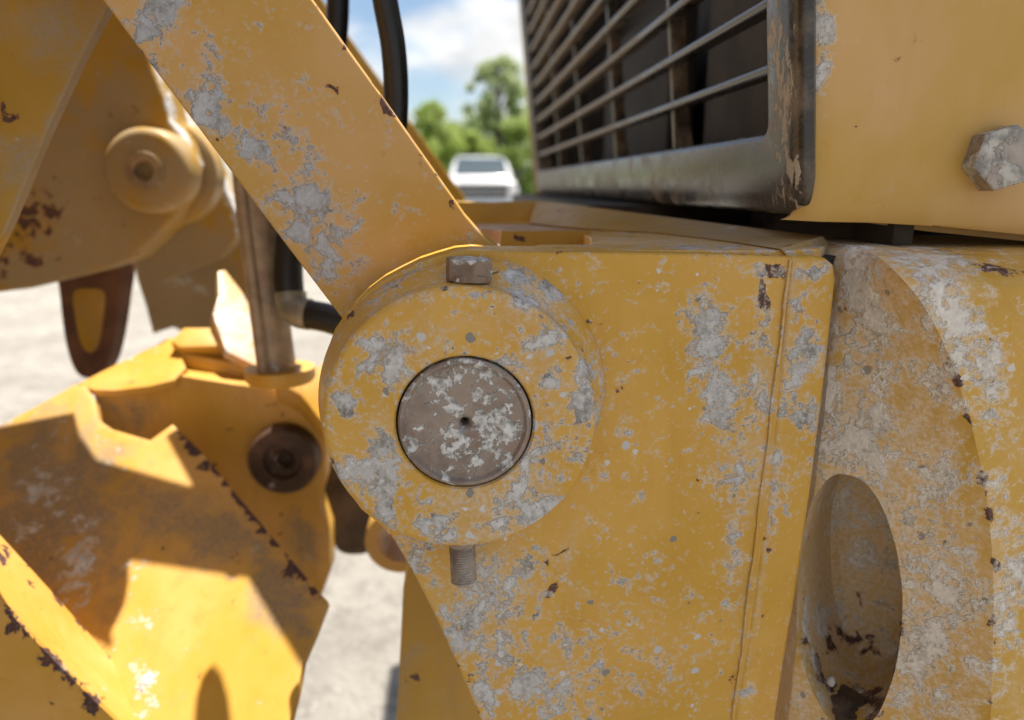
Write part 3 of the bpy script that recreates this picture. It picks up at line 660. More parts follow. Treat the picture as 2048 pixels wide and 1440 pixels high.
for kx, dep in enumerate([-0.05, -0.012, 0.0, 0.012, 0.025, 0.04, 0.055, 0.07, 0.08, 0.085]):
    sc_ = 1.0 if dep < 0.075 else (0.95 if dep < 0.082 else 0.8)
    ring = []
    for q in range(NS):
        a = 2 * math.pi * q / NS
        wob = 1 + 0.035 * noise.noise(Vector((math.cos(a) * 2, math.sin(a) * 2, dep * 20)))
        ex_ = abs(math.cos(a)) ** 0.9 * math.copysign(1, math.cos(a))
        ring.append(cb.verts.new(hc + inn * dep + tdir * (hw * sc_ * wob * ex_) + Vector((0, 0, hh * sc_ * wob * math.sin(a))) - tdir * 0.006 * math.sin(a)))
    rr.append(ring)
for A, Bq in zip(rr, rr[1:]):
    for q in range(NS): cb.faces.new((A[q], A[(q + 1) % NS], Bq[(q + 1) % NS], Bq[q]))
cb.faces.new(rr[0][::-1]); cb.faces.new(rr[-1]); bmesh.ops.recalc_face_normals(cb, faces=cb.faces)
co = tmpobj(cb)
md = ob.modifiers.new('b', 'BOOLEAN'); md.operation = 'DIFFERENCE'; md.object = co; md.solver = 'EXACT'
dg = bpy.context.evaluated_depsgraph_get(); me2 = bpy.data.meshes.new_from_object(ob.evaluated_get(dg))
bm = bmesh.new(); bm.from_mesh(me2)
bpy.data.objects.remove(ob); bpy.data.objects.remove(co)
rim = [e for e in bm.edges if len(e.link_faces) == 2 and e.calc_face_angle(0) > 0.7 and abs((e.verts[0].co - hc).dot(inn)) < 0.012 and abs((e.verts[0].co - hc).dot(tdir)) < hw * 1.4]
blk = obj('casting_body', bm, M['block'], cast, sharp=33, attrs={
    'mud': [(1745, 720, 90, 330, -8, 0.13), (1870, 1150, 110, 420, 0, 0.09), (1720, 1020, 80, 60, 0, 0.12), (1715, 560, 40, 120, 0, 0.24), (1740, 700, 50, 150, 0, 0.15), (1700, 880, 60, 90, 0, 0.22), (1660, 760, 14, 160, 6, 0.20), (1740, 900, 60, 60, 0, 0.2), (1900, 620, 60, 90, -35, 0.24), (1950, 720, 50, 80, -25, 0.24), (1850, 520, 110, 28, 5, 0.22), (1980, 800, 40, 60, 0, 0.16), (2000, 880, 30, 24, 0, 0.16),
            (1880, 760, 40, 70, 20, 0.18), (1900, 960, 70, 80, -35, 0.16), (1830, 1020, 50, 80, 0, 0.12), (1880, 1150, 70, 80, 0, 0.18), (1850, 1280, 60, 90, 0, 0.16), (1930, 1230, 40, 90, 0, 0.14), (1830, 1390, 60, 60, 0, 0.14), (1610, 1330, 24, 90, 6, 0.10), (2030, 1150, 40, 100, 0, 0.14), (2010, 1250, 40, 80, 0, 0.12), (1640, 1230, 50, 40, 0, 0.14), (1700, 1010, 60, 40, 0, 0.06), (1780, 1310, 30, 50, 0, 0.15), (1720, 1390, 70, 40, 0, 0.10)],
    'dust_shade': [(1705, 1130, 120, 220, 0, 0.40), (1750, 620, 70, 220, 0, 0.24), (1700, 850, 60, 160, 0, 0.2), (1850, 900, 90, 200, 0, 0.14), (1860, 1200, 110, 240, 0, 0.2), (1900, 560, 120, 60, 0, 0.1), (1600, 1380, 40, 90, 0, 0.16), (1720, 1030, 80, 70, 0, 0.22), (2000, 680, 50, 160, 0, -0.2)],
    'rust': [(1950, 532, 80, 12, 6, 0.26), (2030, 548, 50, 10, 4, 0.28), (1870, 500, 50, 5, 8, 0.16), (1960, 890, 22, 16, 20, 0.26), (1992, 1130, 12, 44, 0, 0.24), (1985, 1250, 14, 40, 0, 0.20), (1970, 1040, 10, 60, 0, 0.14), (2035, 1030, 12, 10, 0, 0.30), (1985, 1390, 14, 30, 0, 0.2), (1720, 1230, 14, 10, 0, 0.22), (1690, 1280, 60, 30, 20, 0.20), (1730, 1400, 60, 40, 0, 0.22), (1640, 1340, 12, 70, -25, 0.24), (1770, 1290, 30, 10, 0, 0.15)] + chips([(1600, 1230), (1625, 1310), (1665, 1390), (1715, 1428), (1760, 1400), (1795, 1320), (1812, 1230)], 22, 11, 0.24, 7) + chips([(1800, 1020), (1812, 1150)], 30, 8, 0.18, 8) + chips([(1806, 560), (1852, 620), (1893, 700), (1925, 790), (1950, 880), (1974, 1000), (1986, 1150), (1986, 1300), (1981, 1440)], 34, 11, 0.22, 4)})
# caked earth and a pebble in the bottom of the hole
bm = bmesh.new(); bmesh.ops.create_icosphere(bm, subdivisions=5, radius=1.0)
mc = hc + inn * 0.020 + Vector((0, 0, -hh * 1.07)) + tdir * 0.004
for v in bm.verts:
    c = v.co.copy(); f = 1 + 0.28 * noise.fractal(c * 2.3, 0.8, 2.1, 5)
    v.co = mc + (tdir * c.x * 0.017 + inn * c.y * 0.024 + Vector((0, 0, c.z * 0.011))) * f
obj('caked_dirt', bm, M['housing'], cast, mc)
bm = bmesh.new(); bmesh.ops.create_icosphere(bm, subdivisions=3, radius=1.0); pc = P(1662, 1362, 0.4165)
for v in bm.verts: v.co = pc + Vector((v.co.x * 0.0028, v.co.y * 0.0028, v.co.z * 0.0036)) * (1 + 0.2 * noise.noise(v.co * 1.5))
single('pebble', bm, plain('pale_stone', (0.42, 0.40, 0.38), 0.8, 0, 0.1, 200), 'small pale pebble caught on the lip of the oblong hole', 'pebble', pc)

# ------------------------------------------------------------------ link arm
arm = thing('link_arm', 'diagonal flat yellow link arm with peeling grey patches, behind the pivot boss', 'link arm', P(800, 640, 0.47))
ap = [(-260, -620), (160, -60), (205, 0), (300, 127), (420, 287), (540, 447), (640, 580), (690, 645), (760, 740), (900, 790), (1010, 700), (1040, 560), (1003, 500), (965, 470), (930, 430), (860, 330), (760, 188), (680, 77), (627, 3), (580, -62), (170, -620)]
bm = plate_bm(ap, 0.462, 0.036, 0.0016, None, 3); gridcut(bm, 0.006)
for v in bm.verts:
    if v.co.y < 0.47: x, y = proj(v.co); v.co.y += 0.0010 * noise.noise(Vector((x / 190, y / 190, 8)))
obj('arm_plate', bm, M['arm'], arm, attrs={
    'mud': [(300, 50, 50, 60, -20, 0.27), (345, 20, 50, 26, 0, 0.25), (310, 130, 20, 30, 0, 0.22), (400, 65, 26, 22, 0, 0.22), (425, 110, 24, 36, 0, 0.29), (410, 205, 40, 44, 0, 0.36), (385, 150, 20, 20, 0, 0.2), (440, 250, 60, 30, 30, 0.22), (520, 215, 36, 20, 30, 0.18), (500, 290, 36, 40, 0, 0.20), (580, 270, 30, 50, -20, 0.18), (535, 320, 30, 30, 0, 0.16), (615, 310, 26, 50, 0, 0.24), (630, 390, 60, 36, 10, 0.26), (560, 390, 40, 30, 0, 0.24), (600, 450, 40, 50, 0, 0.24), (655, 480, 44, 50, 0, 0.27), (660, 545, 34, 40, 0, 0.22), (700, 430, 40, 60, 0, 0.12), (640, 210, 30, 50, 0, 0.07), (820, 410, 10, 10, 0, 0.2), (540, 200, 120, 50, 35, 0.08)],
    'dust_shade': [(620, 430, 120, 120, 0, 0.10), (420, 200, 80, 120, 0, 0.06)],
    'rust': chips([(627, 3), (760, 188), (860, 330), (965, 470)], 28, 7, 0.20, 5) + chips([(205, 0), (420, 287), (640, 580)], 40, 7, 0.13, 6) + [(770, 215, 14, 14, 0, 0.18), (790, 245, 8, 10, 0, 0.24), (840, 330, 8, 8, 0, 0.25), (872, 372, 8, 8, 0, 0.25), (915, 440, 8, 10, 0, 0.22), (963, 490, 8, 6, 0, 0.3), (300, 140, 8, 160, -35, 0.10), (870, 360, 12, 200, -35, 0.10), (690, 345, 10, 8, 0, 0.2)]})
ap2 = [(-560, -900), (220, 60), (430, 330), (640, 600), (770, 640), (930, 520), (850, 420), (640, 130), (560, 20), (-60, -860)]
bm = plate_bm([(px * 0.86 + 913 * 0.14, py * 0.86 + 370 * 0.14) for px, py in ap2], 0.545, 0.03, 0.002)
obj('inner_plate', bm, M['arm'], arm)

far_arm = thing('link_arm', 'far yellow link arm slanting behind the black hoses, against the sky', 'link arm', P(900, 420, 1.3))
bm = plate_bm([(480, -240), (545, -140), (690, 62), (815, 236), (932, 398), (905, 425), (840, 420), (760, 300), (520, -40), (400, -220)], 1.28, 0.06, 0.003)
obj('arm_plate', bm, M['far'], far_arm)

# ------------------------------------------------------------------ hoses
def hose(px, Y, r, label, name='hydraulic_hose', grp=None):
    pts = [P(x, y, Y + dy) for x, y, dy in px]
    o = single(name, tube(pts, r, 28), M['rubber'], label, 'hose', pts[-1], grp)
    return o
hose([(745, -260, 0), (752, -120, 0), (770, 0, 0), (786, 90, 0.0), (792, 180, 0), (788, 270, 0), (770, 380, 0.01), (735, 500, 0.02)], 0.60, 0.0094, 'thicker curved black hydraulic hose in front of the sky')
hose([(672, -260, 0), (674, -120, 0), (676, 0, 0), (672, 80, 0.0), (660, 180, 0), (650, 260, 0), (640, 330, 0.01)], 0.76, 0.0104, 'straighter black hydraulic hose beside the link arm edge')
elbow = thing('hydraulic_hose', 'black hydraulic hose with bright metal elbow fitting under the link arm', 'hose', P(600, 610, 0.70))
obj('hose_run', tube([P(590, 380, .74), P(582, 470, .73), P(577, 540, .72), P(580, 590, .715)], 0.0135, 24), M['rubber'], elbow)
obj('elbow_fitting', tube([P(581, 585, .715), P(584, 610, .712), P(600, 625, .708), P(620, 629, .705)], 0.0150, 28), M['fitting'], elbow)
obj('hose_tail', tube([P(612, 628, .706), P(650, 635, .70), P(700, 648, .695), P(780, 660, .69)], 0.0140, 24), M['rubber'], elbow)

# ------------------------------------------------------------------ left: lift arm, bracket, rod, push frame
la = thing('lift_arm', 'dark shaded yellow lift arm at the upper left corner, with black scuff', 'lift arm', P(60, 440, 0.58))
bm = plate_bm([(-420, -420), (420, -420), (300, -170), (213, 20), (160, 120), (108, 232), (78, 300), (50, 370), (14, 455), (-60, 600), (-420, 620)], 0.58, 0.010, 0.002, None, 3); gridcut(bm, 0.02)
obj('arm_plate', bm, M['left'], la, attrs={'rust': [(25, 260, 12, 50, 28, 0.34), (10, 300, 10, 30, 20, 0.3)], 'dust_shade': [(b[0], b[1], 12, 26, 25, 0.5) for b in chips([(219, 22), (165, 124), (112, 236), (56, 374), (18, 460)], 18, 8, 0.5, 9)] + [(110, 60, 110, 70, 0, 0.30), (40, 330, 40, 90, 20, 0.25), (150, 30, 60, 40, 0, 0.2)], 'mud': [(60, 120, 20, 60, 20, 0.06)]})

br = thing('pivot_bracket', 'dirty yellow bracket with blurred round pin boss behind the link arm', 'bracket', P(200, 560, 0.80))
bk = [(20, -25), (150, -30), (276, -20), (284, 60), (302, 130), (326, 190), (338, 240), (372, 285), (388, 330), (380, 385), (345, 440), (300, 485), (262, 520), (215, 540), (150, 556), (60, 577), (-60, 592), (-160, 560), (-160, 200)]
bm = plate_bm(bk, 0.96, 0.065, 0.006, None, 3); gridcut(bm, 0.02)
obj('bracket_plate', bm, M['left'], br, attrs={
    'dust_shade': [(200, 430, 120, 140, 0, 0.46), (230, 220, 80, 80, 0, 0.40), (120, 330, 60, 80, 0, 0.46), (260, 100, 40, 100, 0, 0.12), (80, 540, 120, 40, 0, 0.46)], 'mud': [(210, 210, 40, 40, 0, 0.12)] + [(b[0] + 8, b[1], 10, 16, 0, 0.32) for b in chips([(284, 60), (304, 130), (328, 190), (340, 240), (374, 285), (390, 330)], 12, 8, 0.3, 3)],  # pale mud along the right rim stands in for sunlight on it
    'rust': [(70, 440, 60, 60, 0, 0.26), (40, 520, 80, 40, 0, 0.22), (110, 350, 60, 20, 0, 0.16), (230, 160, 20, 80, 0, 0.1)]})
c0 = P(287, 341, 0.915)
bm = lathe([(0.0000, 0.0144), (0.0072, 0.0144), (0.0090, 0.0090), (0.0168, 0.0012), (0.0222, 0.0000), (0.0228, 0.0048), (0.0264, 0.0054), (0.0408, 0.0048), (0.0462, 0.0072), (0.0492, 0.0120), (0.0498, 0.0480)], c0, (0, 1, 0), 64)
obj('pin_boss', bm, M['left'], br, c0, attrs={'dust_shade': [(287, 341, 110, 110, 0, 0.36)]})
bm = lathe([(0.0, 0.030), (0.0095, 0.030), (0.0108, 0.0), (0.0125, -0.0016), (0.0205, -0.0012), (0.0215, 0.0024)], c0, (0, 1, 0), 40)
obj('pin', bm, M['rod'], br, c0)
bm = lathe([(0.0432, 0.0000), (0.0600, 0.0000), (0.0660, 0.0036), (0.0672, 0.0360), (0.0432, 0.0360)], P(325, 345, 1.00), (0, 1, 0), 48)
obj('boss_collar', bm, M['left'], br, attrs={'dust_shade': [(340, 345, 110, 110, 0, 0.36)]})
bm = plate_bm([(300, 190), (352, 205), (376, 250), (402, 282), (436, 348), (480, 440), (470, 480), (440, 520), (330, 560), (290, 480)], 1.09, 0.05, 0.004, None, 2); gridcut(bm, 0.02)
obj('rear_plate', bm, M['left'], br, attrs={'mud': [(b[0], b[1], 12, 16, 0, 0.34) for b in chips([(352, 205), (376, 250), (402, 282), (436, 348), (480, 440)], 12, 8, 0.3, 3)], 'dust_shade': [(350, 500, 160, 80, 0, 0.42)]})  # pale blobs on the edge paint in its bright sunlit rim
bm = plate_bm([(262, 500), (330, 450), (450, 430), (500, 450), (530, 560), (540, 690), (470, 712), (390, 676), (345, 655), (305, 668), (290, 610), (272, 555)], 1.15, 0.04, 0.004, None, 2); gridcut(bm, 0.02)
obj('lower_lug', bm, M['left'], br, attrs={'dust_shade': [(360, 570, 120, 120, 0, 0.46)], 'mud': [(380, 560, 60, 60, 0, 0.1)]})

sh = thing('rusty_link', 'rusty brown hanging link with rounded end and ochre inset', 'link', P(180, 560, 1.0))
bm = plate_bm(smooth([(116, 520), (118, 600), (130, 690), (150, 745), (178, 758), (208, 742), (226, 690), (240, 600), (244, 520), (180, 500)], 5), 1.0, 0.035, 0.006, None, 3)
obj('link_body', bm, M['shackle'], sh)
bm = plate_bm(smooth([(146, 585), (150, 640), (162, 690), (180, 706), (196, 690), (206, 640), (208, 585), (178, 576)], 5), 0.998, 0.01, 0.003)
obj('ochre_inset', bm, M['left'], sh)

rod = thing('cylinder_rod', 'upright grubby steel cylinder rod below the link arm', 'cylinder rod', P(556, 750, 0.73))
bm = tube([P(497, 260, .76), P(510, 400, .75), P(530, 560, .74), P(556, 748, .73)], 0.0185, 32); obj('rod_shaft', bm, M['rod'], rod)
bm = tube([P(476, 260, .745), P(486, 400, .735), P(506, 560, .725), P(530, 746, .715)], 0.0070, 20); obj('grease_pipe', bm, M['rod'], rod)
bm = lathe([(0, 0), (0.031, 0), (0.034, 0.004), (0.034, 0.014), (0, 0.014)], P(562, 762, .73), (0, 0, 1), 40); obj('rod_collar', bm, M['frame'], rod)

pf = thing('push_frame', 'yellow push frame with gusset plates, rusty pin and hard sun patches, lower left', 'push frame', P(350, 1440, 0.68))
npl = [(-120, 915), (0, 850), (80, 808), (150, 768), (172, 772), (190, 800), (196, 838), (225, 858), (300, 880), (345, 848), (400, 900), (500, 1020), (640, 1186), (655, 1200), (632, 1260), (607, 1318), (596, 1380), (578, 1450), (560, 1580), (-120, 1580)]
TILT = (0.0, 1.3)
bm = plate_bm(npl, 0.68, 0.014, 0.002, None, 2, TILT); gridcut(bm, 0.008)
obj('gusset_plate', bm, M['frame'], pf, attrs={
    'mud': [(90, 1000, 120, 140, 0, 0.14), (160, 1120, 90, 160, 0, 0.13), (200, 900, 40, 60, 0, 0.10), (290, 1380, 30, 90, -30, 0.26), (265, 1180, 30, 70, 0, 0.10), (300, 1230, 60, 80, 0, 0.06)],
    'dust_shade': [(100, 1000, 190, 230, 0, 0.42), (400, 1060, 190, 80, 15, 0.38), (560, 1200, 70, 110, -30, 0.38)], 'rust': chips([(352, 856), (420, 928), (500, 1024), (640, 1186)], 14, 13, 0.26, 12) + [(420, 920, 26, 90, -38, 0.20), (380, 870, 20, 40, -38, 0.18), (590, 1110, 20, 80, -38, 0.27), (480, 1010, 10, 16, 0, 0.24)]})  # dust blobs paint shade into the plate; left one also grey wear
rp = [(185, 778), (250, 768), (340, 747), (400, 757), (470, 768), (540, 776), (590, 788), (622, 806), (645, 835), (655, 880), (652, 960), (640, 1000), (660, 1060), (662, 1140), (640, 1200), (480, 1150), (300, 950), (200, 850)]
bm = plate_bm(rp, 0.83, 0.03, 0.003, None, 2); gridcut(bm, 0.02)
obj('pin_plate', bm, M['frame'], pf, attrs={'rust': [(495, 785, 10, 10, 0, 0.3), (490, 830, 8, 8, 0, 0.3), (540, 810, 8, 8, 0, 0.3), (590, 1090, 20, 60, -38, 0.2), (470, 985, 8, 8, 0, 0.3), (430, 950, 20, 40, -38, 0.2)], 'dust_shade': [(260, 820, 80, 50, 0, 0.36), (600, 1080, 60, 90, 0, 0.3), (560, 920, 110, 110, 0, 0.16)]})
c1 = P(566, 922, 0.812)
bm = lathe([(0.0, 0.01), (0.007, 0.01), (0.008, 0.003), (0.011, 0.0), (0.013, 0.003), (0.020, 0.003), (0.022, -0.003), (0.037, -0.004), (0.0395, -0.001), (0.0405, 0.02)], c1, (0, 1, 0), 48)
obj('rusty_pin', bm, M['rustpin'], pf, c1)
bm = plate_bm(smooth([(600, 900), (660, 920), (720, 960), (760, 1020), (748, 1098), (705, 1112), (672, 1100), (658, 1060), (640, 1010), (605, 980)], 3), 0.90, 0.06, 0.006)
obj('pin_housing', bm, M['housing'], pf)
bm = bmesh.new()
cap = [(154, 768), (200, 744), (270, 710), (344, 672), (372, 735), (348, 760), (300, 772), (230, 781), (190, 780)]
cpt = P(260, 740, 0.845)
bm = prism([PP(x, y, cpt, Vector((-0.1, -0.42, 0.9)).normalized()) for x, y in cap], Vector((0, 0.004, -0.008)), 0.002)
gridcut(bm, 0.02, 'XY')
obj('top_cap', bm, M['frame'], pf, attrs={'mud': [(270, 720, 50, 20, -20, 0.18), (180, 790, 20, 40, 0, 0.1)]})
bm = plate_bm([(352, 706), (380, 709), (530, 738), (532, 772), (395, 748), (372, 730)], 0.86, 0.09, 0.002)
obj('cross_channel', bm, M['frame'], pf)
bm = plate_bm([(342, 682), (368, 655), (455, 655), (462, 676), (432, 692), (360, 694)], 0.87, 0.05, 0.002, None, 2, (0.2, 1.4))
obj('cover_strip', bm, M['frame'], pf)
bm = plate_bm([(436, 542), (450, 540), (485, 585), (514, 640), (526, 738), (452, 702), (426, 628), (438, 590)], 0.90, 0.012, 0.001, None, 2, (0.9, 1.5)); gridcut(bm, 0.02)
obj('pale_gusset', bm, M['deckrail'], pf, attrs={'mud': [(470, 640, 80, 120, 0, 0.2)]})
bm = plate_bm(smooth([(548, 765), (600, 752), (650, 722), (690, 700), (720, 800), (700, 850), (650, 850), (600, 790)], 3), 0.80, 0.05, 0.004, None, 2, (0.2, 0.9))
obj('guide_bracket', bm, M['frame'], pf)
# ring bracket and leg behind the pivot plate
rc = P(800, 1083, 0.76)
bm = lathe([(0.025, 0.0), (0.037, 0.0), (0.039, 0.002), (0.039, 0.07), (0.025, 0.07)], rc, (0, 1, 0), 48, None, True)
obj('ring_bracket', bm, M['frame'], pf, rc)
leg = thing('frame_leg', 'shaded brown-yellow steel leg standing behind the pivot plate edge', 'steel leg', P(880, 1560, 0.56))
bm = plate_bm([(806, 1180), (830, 1080), (900, 1120), (1010, 1440), (1060, 1640), (775, 1640), (795, 1400), (800, 1300)], 0.56, 0.05, 0.003); gridcut(bm, 0.02)
obj('leg_plate', bm, M['left'], leg, attrs={'dust_shade': [(880, 1300, 120, 160, 0, 0.1)]})
# bar in the near lower left
eb = thing('edge_bar', 'sunlit yellow bar with rust-chipped edge crossing the lower left corner', 'steel bar', P(100, 1440, 0.52))
fa = [(-220, 985), (0, 1205), (60, 1268), (120, 1330), (180, 1390), (235, 1443), (420, 1625)]
fb = [(-220, 827), (0, 1070), (84, 1162), (168, 1256), (252, 1350), (335, 1441), (500, 1622)]
bm = bmesh.new(); NB = 60
A = smooth(fa, 10, False); Bb = smooth(fb, 10, False)
rowsv = []
for (ax_, ay_), (bx_, by_) in zip(A, Bb):
    a = P(ax_, ay_, 0.52); b = P(bx_, by_, 0.585)
    col = [a + Vector((0, 0.002, -0.16)), a + Vector((-0.0, 0.0, -0.03)), a + Vector((0, 0, -0.0015)), a + Vector((0.0006, 0.002, 0))] + [a.lerp(b, t) for t in (0.12, 0.3, 0.5, 0.7, 0.9, 0.98)] + [b, b + Vector((0, 0.001, -0.003)), b + Vector((0, 0.001, -0.16))]
    rowsv.append([bm.verts.new(p) for p in col])
for A_, B_ in zip(rowsv, rowsv[1:]):
    for k in range(len(A_)): bm.faces.new((A_[k], A_[(k + 1) % len(A_)], B_[(k + 1) % len(A_)], B_[k]))
bm.faces.new(rowsv[0]); bm.faces.new(rowsv[-1][::-1])
obj('bar_body', bm, M['frame'], eb, attrs={'rust': [(10, 1110, 26, 40, 0, 0.26), (115, 1328, 16, 240, -45, 0.22), (165, 1250, 7, 240, -42, 0.13), (60, 1275, 22, 60, -45, 0.2), (200, 1400, 30, 24, -20, 0.22), (60, 1170, 12, 14, 0, 0.22), (168, 1256, 8, 120, -42, 0.12), (20, 1220, 20, 30, -45, 0.2)], 'mud': [(200, 1380, 40, 40, 0, 0.05)]})

# added unseen pieces: plates cast the sun-patch shadows, curved wall blocks sky
NC = P(sum(p[0] for p in npl) / len(npl), sum(p[1] for p in npl) / len(npl), 0.68)
NN = Vector((TILT[0], -1, TILT[1])).normalized()
shadow_shape = [(-260, 900), (20, 850), (148, 825), (160, 870), (195, 920), (290, 946), (397, 977), (366, 920), (338, 868), (365, 850), (700, 1180), (720, 1330), (607, 1322), (556, 1240), (502, 1150), (380, 1132), (257, 1114), (258, 1160), (250, 1205), (222, 1265), (228, 1290), (150, 1250), (0, 1085), (-260, 830)]  # outline of the shadow wanted on the gusset plate
ZG = CZ + 0.27
def lift(p): return p + SUN * ((ZG - p.z) / SUN.z)
gp = [lift(PP(x, y, NC, NN)) for x, y in shadow_shape]
og = la
obj('shadow_sheet', prism(gp, Vector((0, 0, 0.012)), 0.0), M['left'], og)
oval_shadow = [(393, 1620), (394, 1450), (399, 1390), (412, 1345), (426, 1328), (442, 1345), (456, 1390), (464, 1450), (468, 1620)]  # outline of the oval shadow wanted on the gusset plate
obj('oval_blocker', prism([lift(PP(x, y, NC, NN)) for x, y in oval_shadow], Vector((0, 0, 0.012)), 0.0), M['left'], og)
obj('sky_block_wing', box(-0.85, -0.30, -0.25, 0.57, ZG - 0.012, ZG, None, 0.003), M['left'], og)  # added overhead, out of view, to darken the plates below
obj('boss_sun_blocker', box(-0.07, 0.15, 0.405, 0.487, ZG - 0.012, ZG, None, 0.003), M['left'], og)  # added overhead to keep the boss top out of the sun
wall_parent = pf
secs = [(-0.80, -0.75), (-0.84, -0.45), (-0.80, -0.15), (-0.70, 0.15), (-0.58, 0.40), (-0.46, 0.56)]
secs = smooth(secs, 4, False)
bm = bmesh.new()
fr = [[bm.verts.new((x, y, CZ + z)) for x, z in secs] for y in (-0.5, -0.1, 0.3, 0.6, 0.93)]
bk_ = [[bm.verts.new((x - 0.025, y, CZ + z)) for x, z in secs] for y in (-0.5, -0.1, 0.3, 0.6, 0.93)]
for A, B in zip(fr, fr[1:]):
    for i in range(len(secs) - 1): bm.faces.new((A[i], A[i + 1], B[i + 1], B[i]))
for A, B in zip(bk_, bk_[1:]):
    for i in range(len(secs) - 1): bm.faces.new((A[i], B[i], B[i + 1], A[i + 1]))
for F_, K_ in ((fr[0], bk_[0]), (fr[-1], bk_[-1])):
    for i in range(len(secs) - 1): bm.faces.new((F_[i], F_[i + 1], K_[i + 1], K_[i]))
for i in range(4):
    for e in (0, -1): bm.faces.new((fr[i][e], fr[i + 1][e], bk_[i + 1][e], bk_[i][e]))
obj('sky_block_wall', bm, M['left'], wall_parent)  # added out of view to cut sky light on the left parts

# ------------------------------------------------------------------ background: trees
def leaf_mat(name, a, b):
    s = NT(name); n = s.noise(0.9, 4, 0.6); n2 = s.noise(14, 3, 0.6)
    c = s.mix(s.rng(n, 0.35, 0.65), a, b); c = s.mix(s.rng(n2, 0.4, 0.7, 0, 0.5), c, tuple(x * 1.4 for x in b))
    m = s.done(c, 0.6, 0, 0.3)
    tr = s.n('ShaderNodeBsdfTranslucent'); s.l(c, tr.inputs[0]); mxs = s.n('ShaderNodeMixShader'); mxs.inputs[0].default_value = 0.55
    s.l(s.b.outputs[0], mxs.inputs[1]); s.l(tr.outputs[0], mxs.inputs[2]); s.l(mxs.outputs[0], s.o.inputs[0])
    return m
LEAF = [leaf_mat('leaf_bright', (0.30, 0.39, 0.09), (0.38, 0.46, 0.12)), leaf_mat('leaf_mid', (0.27, 0.35, 0.09), (0.34, 0.42, 0.12)), leaf_mat('leaf_pale', (0.34, 0.41, 0.19), (0.43, 0.49, 0.25))]
BARK = plain('bark', (0.10, 0.08, 0.065), 0.9, 0, 0.25, 6)
def tree(px, top_py, Y, wpx, kind, label, n=4200, loose=1.0, trunk=0.25, seed=0, leaf=0.16):
    rnd = random.Random(seed)
    base = P(px, 600, Y); base.z = 0
    H = P(px, top_py, Y).z; Wd = wpx / F * Y / 2
    t = thing('broadleaf_tree', label, 'tree', base, 'trees beyond the lot')
    bm = bmesh.new()
    tube([base, base + Vector((0.1, 0, H * .35)), base + Vector((-0.05, 0.1, H * .65)), base + Vector((0, 0, H * .93))], lambda q: 0.02 + H * 0.018 * (1 - q), 8, bm, 4)
    clumps = []
    for i in range(int(34 + H * 4)):
        h = trunk + (1 - trunk) * rnd.random() ** 0.8
        prof = math.sin(math.pi * min(1, max(0.06, (h - trunk + 0.08) / (1.04 - trunk + 0.08)) ** 0.8)) ** 0.7
        a = rnd.random() * 6.28; r = Wd * prof * (0.35 + 0.65 * rnd.random())
        c = base + Vector((r * math.cos(a), r * math.sin(a), H * h * 0.97)); clumps.append((c, (0.3 + 0.6 * rnd.random()) * max(0.5, Wd * 0.34) * loose ** -0.5))
        if rnd.random() < 0.7:
            s0 = base + Vector((0, 0, H * max(0.12, h - 0.22)))
            tube([s0, s0.lerp(c, 0.5) + Vector((0, 0, 0.15)), c], lambda q: 0.012 + H * 0.005 * (1 - q), 5, bm, 2)
    obj('trunk', bm, BARK, t)
    vs_, fs = [], []
    for i in range(n):
        c, r = rnd.choice(clumps)
        d = Vector((rnd.gauss(0, 1), rnd.gauss(0, 1), rnd.gauss(0, 0.8)))
        d = d.normalized() * r * rnd.random() ** 0.45
        p = c + d
        if p.z > H * 1.02: p.z = H * (1.02 - 0.1 * rnd.random())
        u = Vector((rnd.gauss(0, 1), rnd.gauss(0, 1), rnd.gauss(0, 1))).normalized(); q = u.orthogonal().normalized()
        s_ = leaf * (0.6 + 0.8 * rnd.random()); k = len(vs_)
        vs_ += [p - u * s_, p + q * s_ * 0.5, p + u * s_, p - q * s_ * 0.5]; fs.append((k, k + 1, k + 2, k + 3))
    me = bpy.data.meshes.new('crown'); me.from_pydata([v - base for v in vs_], [], fs); me.materials.append(LEAF[kind])
    o = bpy.data.objects.new('crown', me); COL.objects.link(o); o.parent = t
tree(1000, 112, 52, 150, 2, 'tall airy pale-green tree rising beside the grille edge', 7000, 1.5, 0.30, 1)
tree(868, 205, 46, 130, 0, 'rounded bright-green tree left of the pickup', 5200, 0.8, 0.10, 2)
tree(935, 262, 48, 120, 0, 'lower bright-green tree right behind the pickup cab', 4200, 0.8, 0.06, 3)
tree(1035, 240, 47, 130, 1, 'deeper-green tree behind the right side of the pickup', 4200, 0.8, 0.08, 4)
tree(905, 248, 55, 150, 1, 'mid-green tree filling the gap between the two bright ones', 4200, 0.8, 0.06, 8)
tree(975, 225, 57, 160, 0, 'broad bright-green tree under the tall airy one', 5200, 0.9, 0.06, 9)
tree(1065, 205, 56, 150, 2, 'pale-green tree partly hidden by the grille edge', 4200, 1.0, 0.10, 10)
tree(800, 232, 50, 130, 1, 'green tree mostly hidden by the link arm, left of the bright one', 3200, 0.8, 0.08, 5)

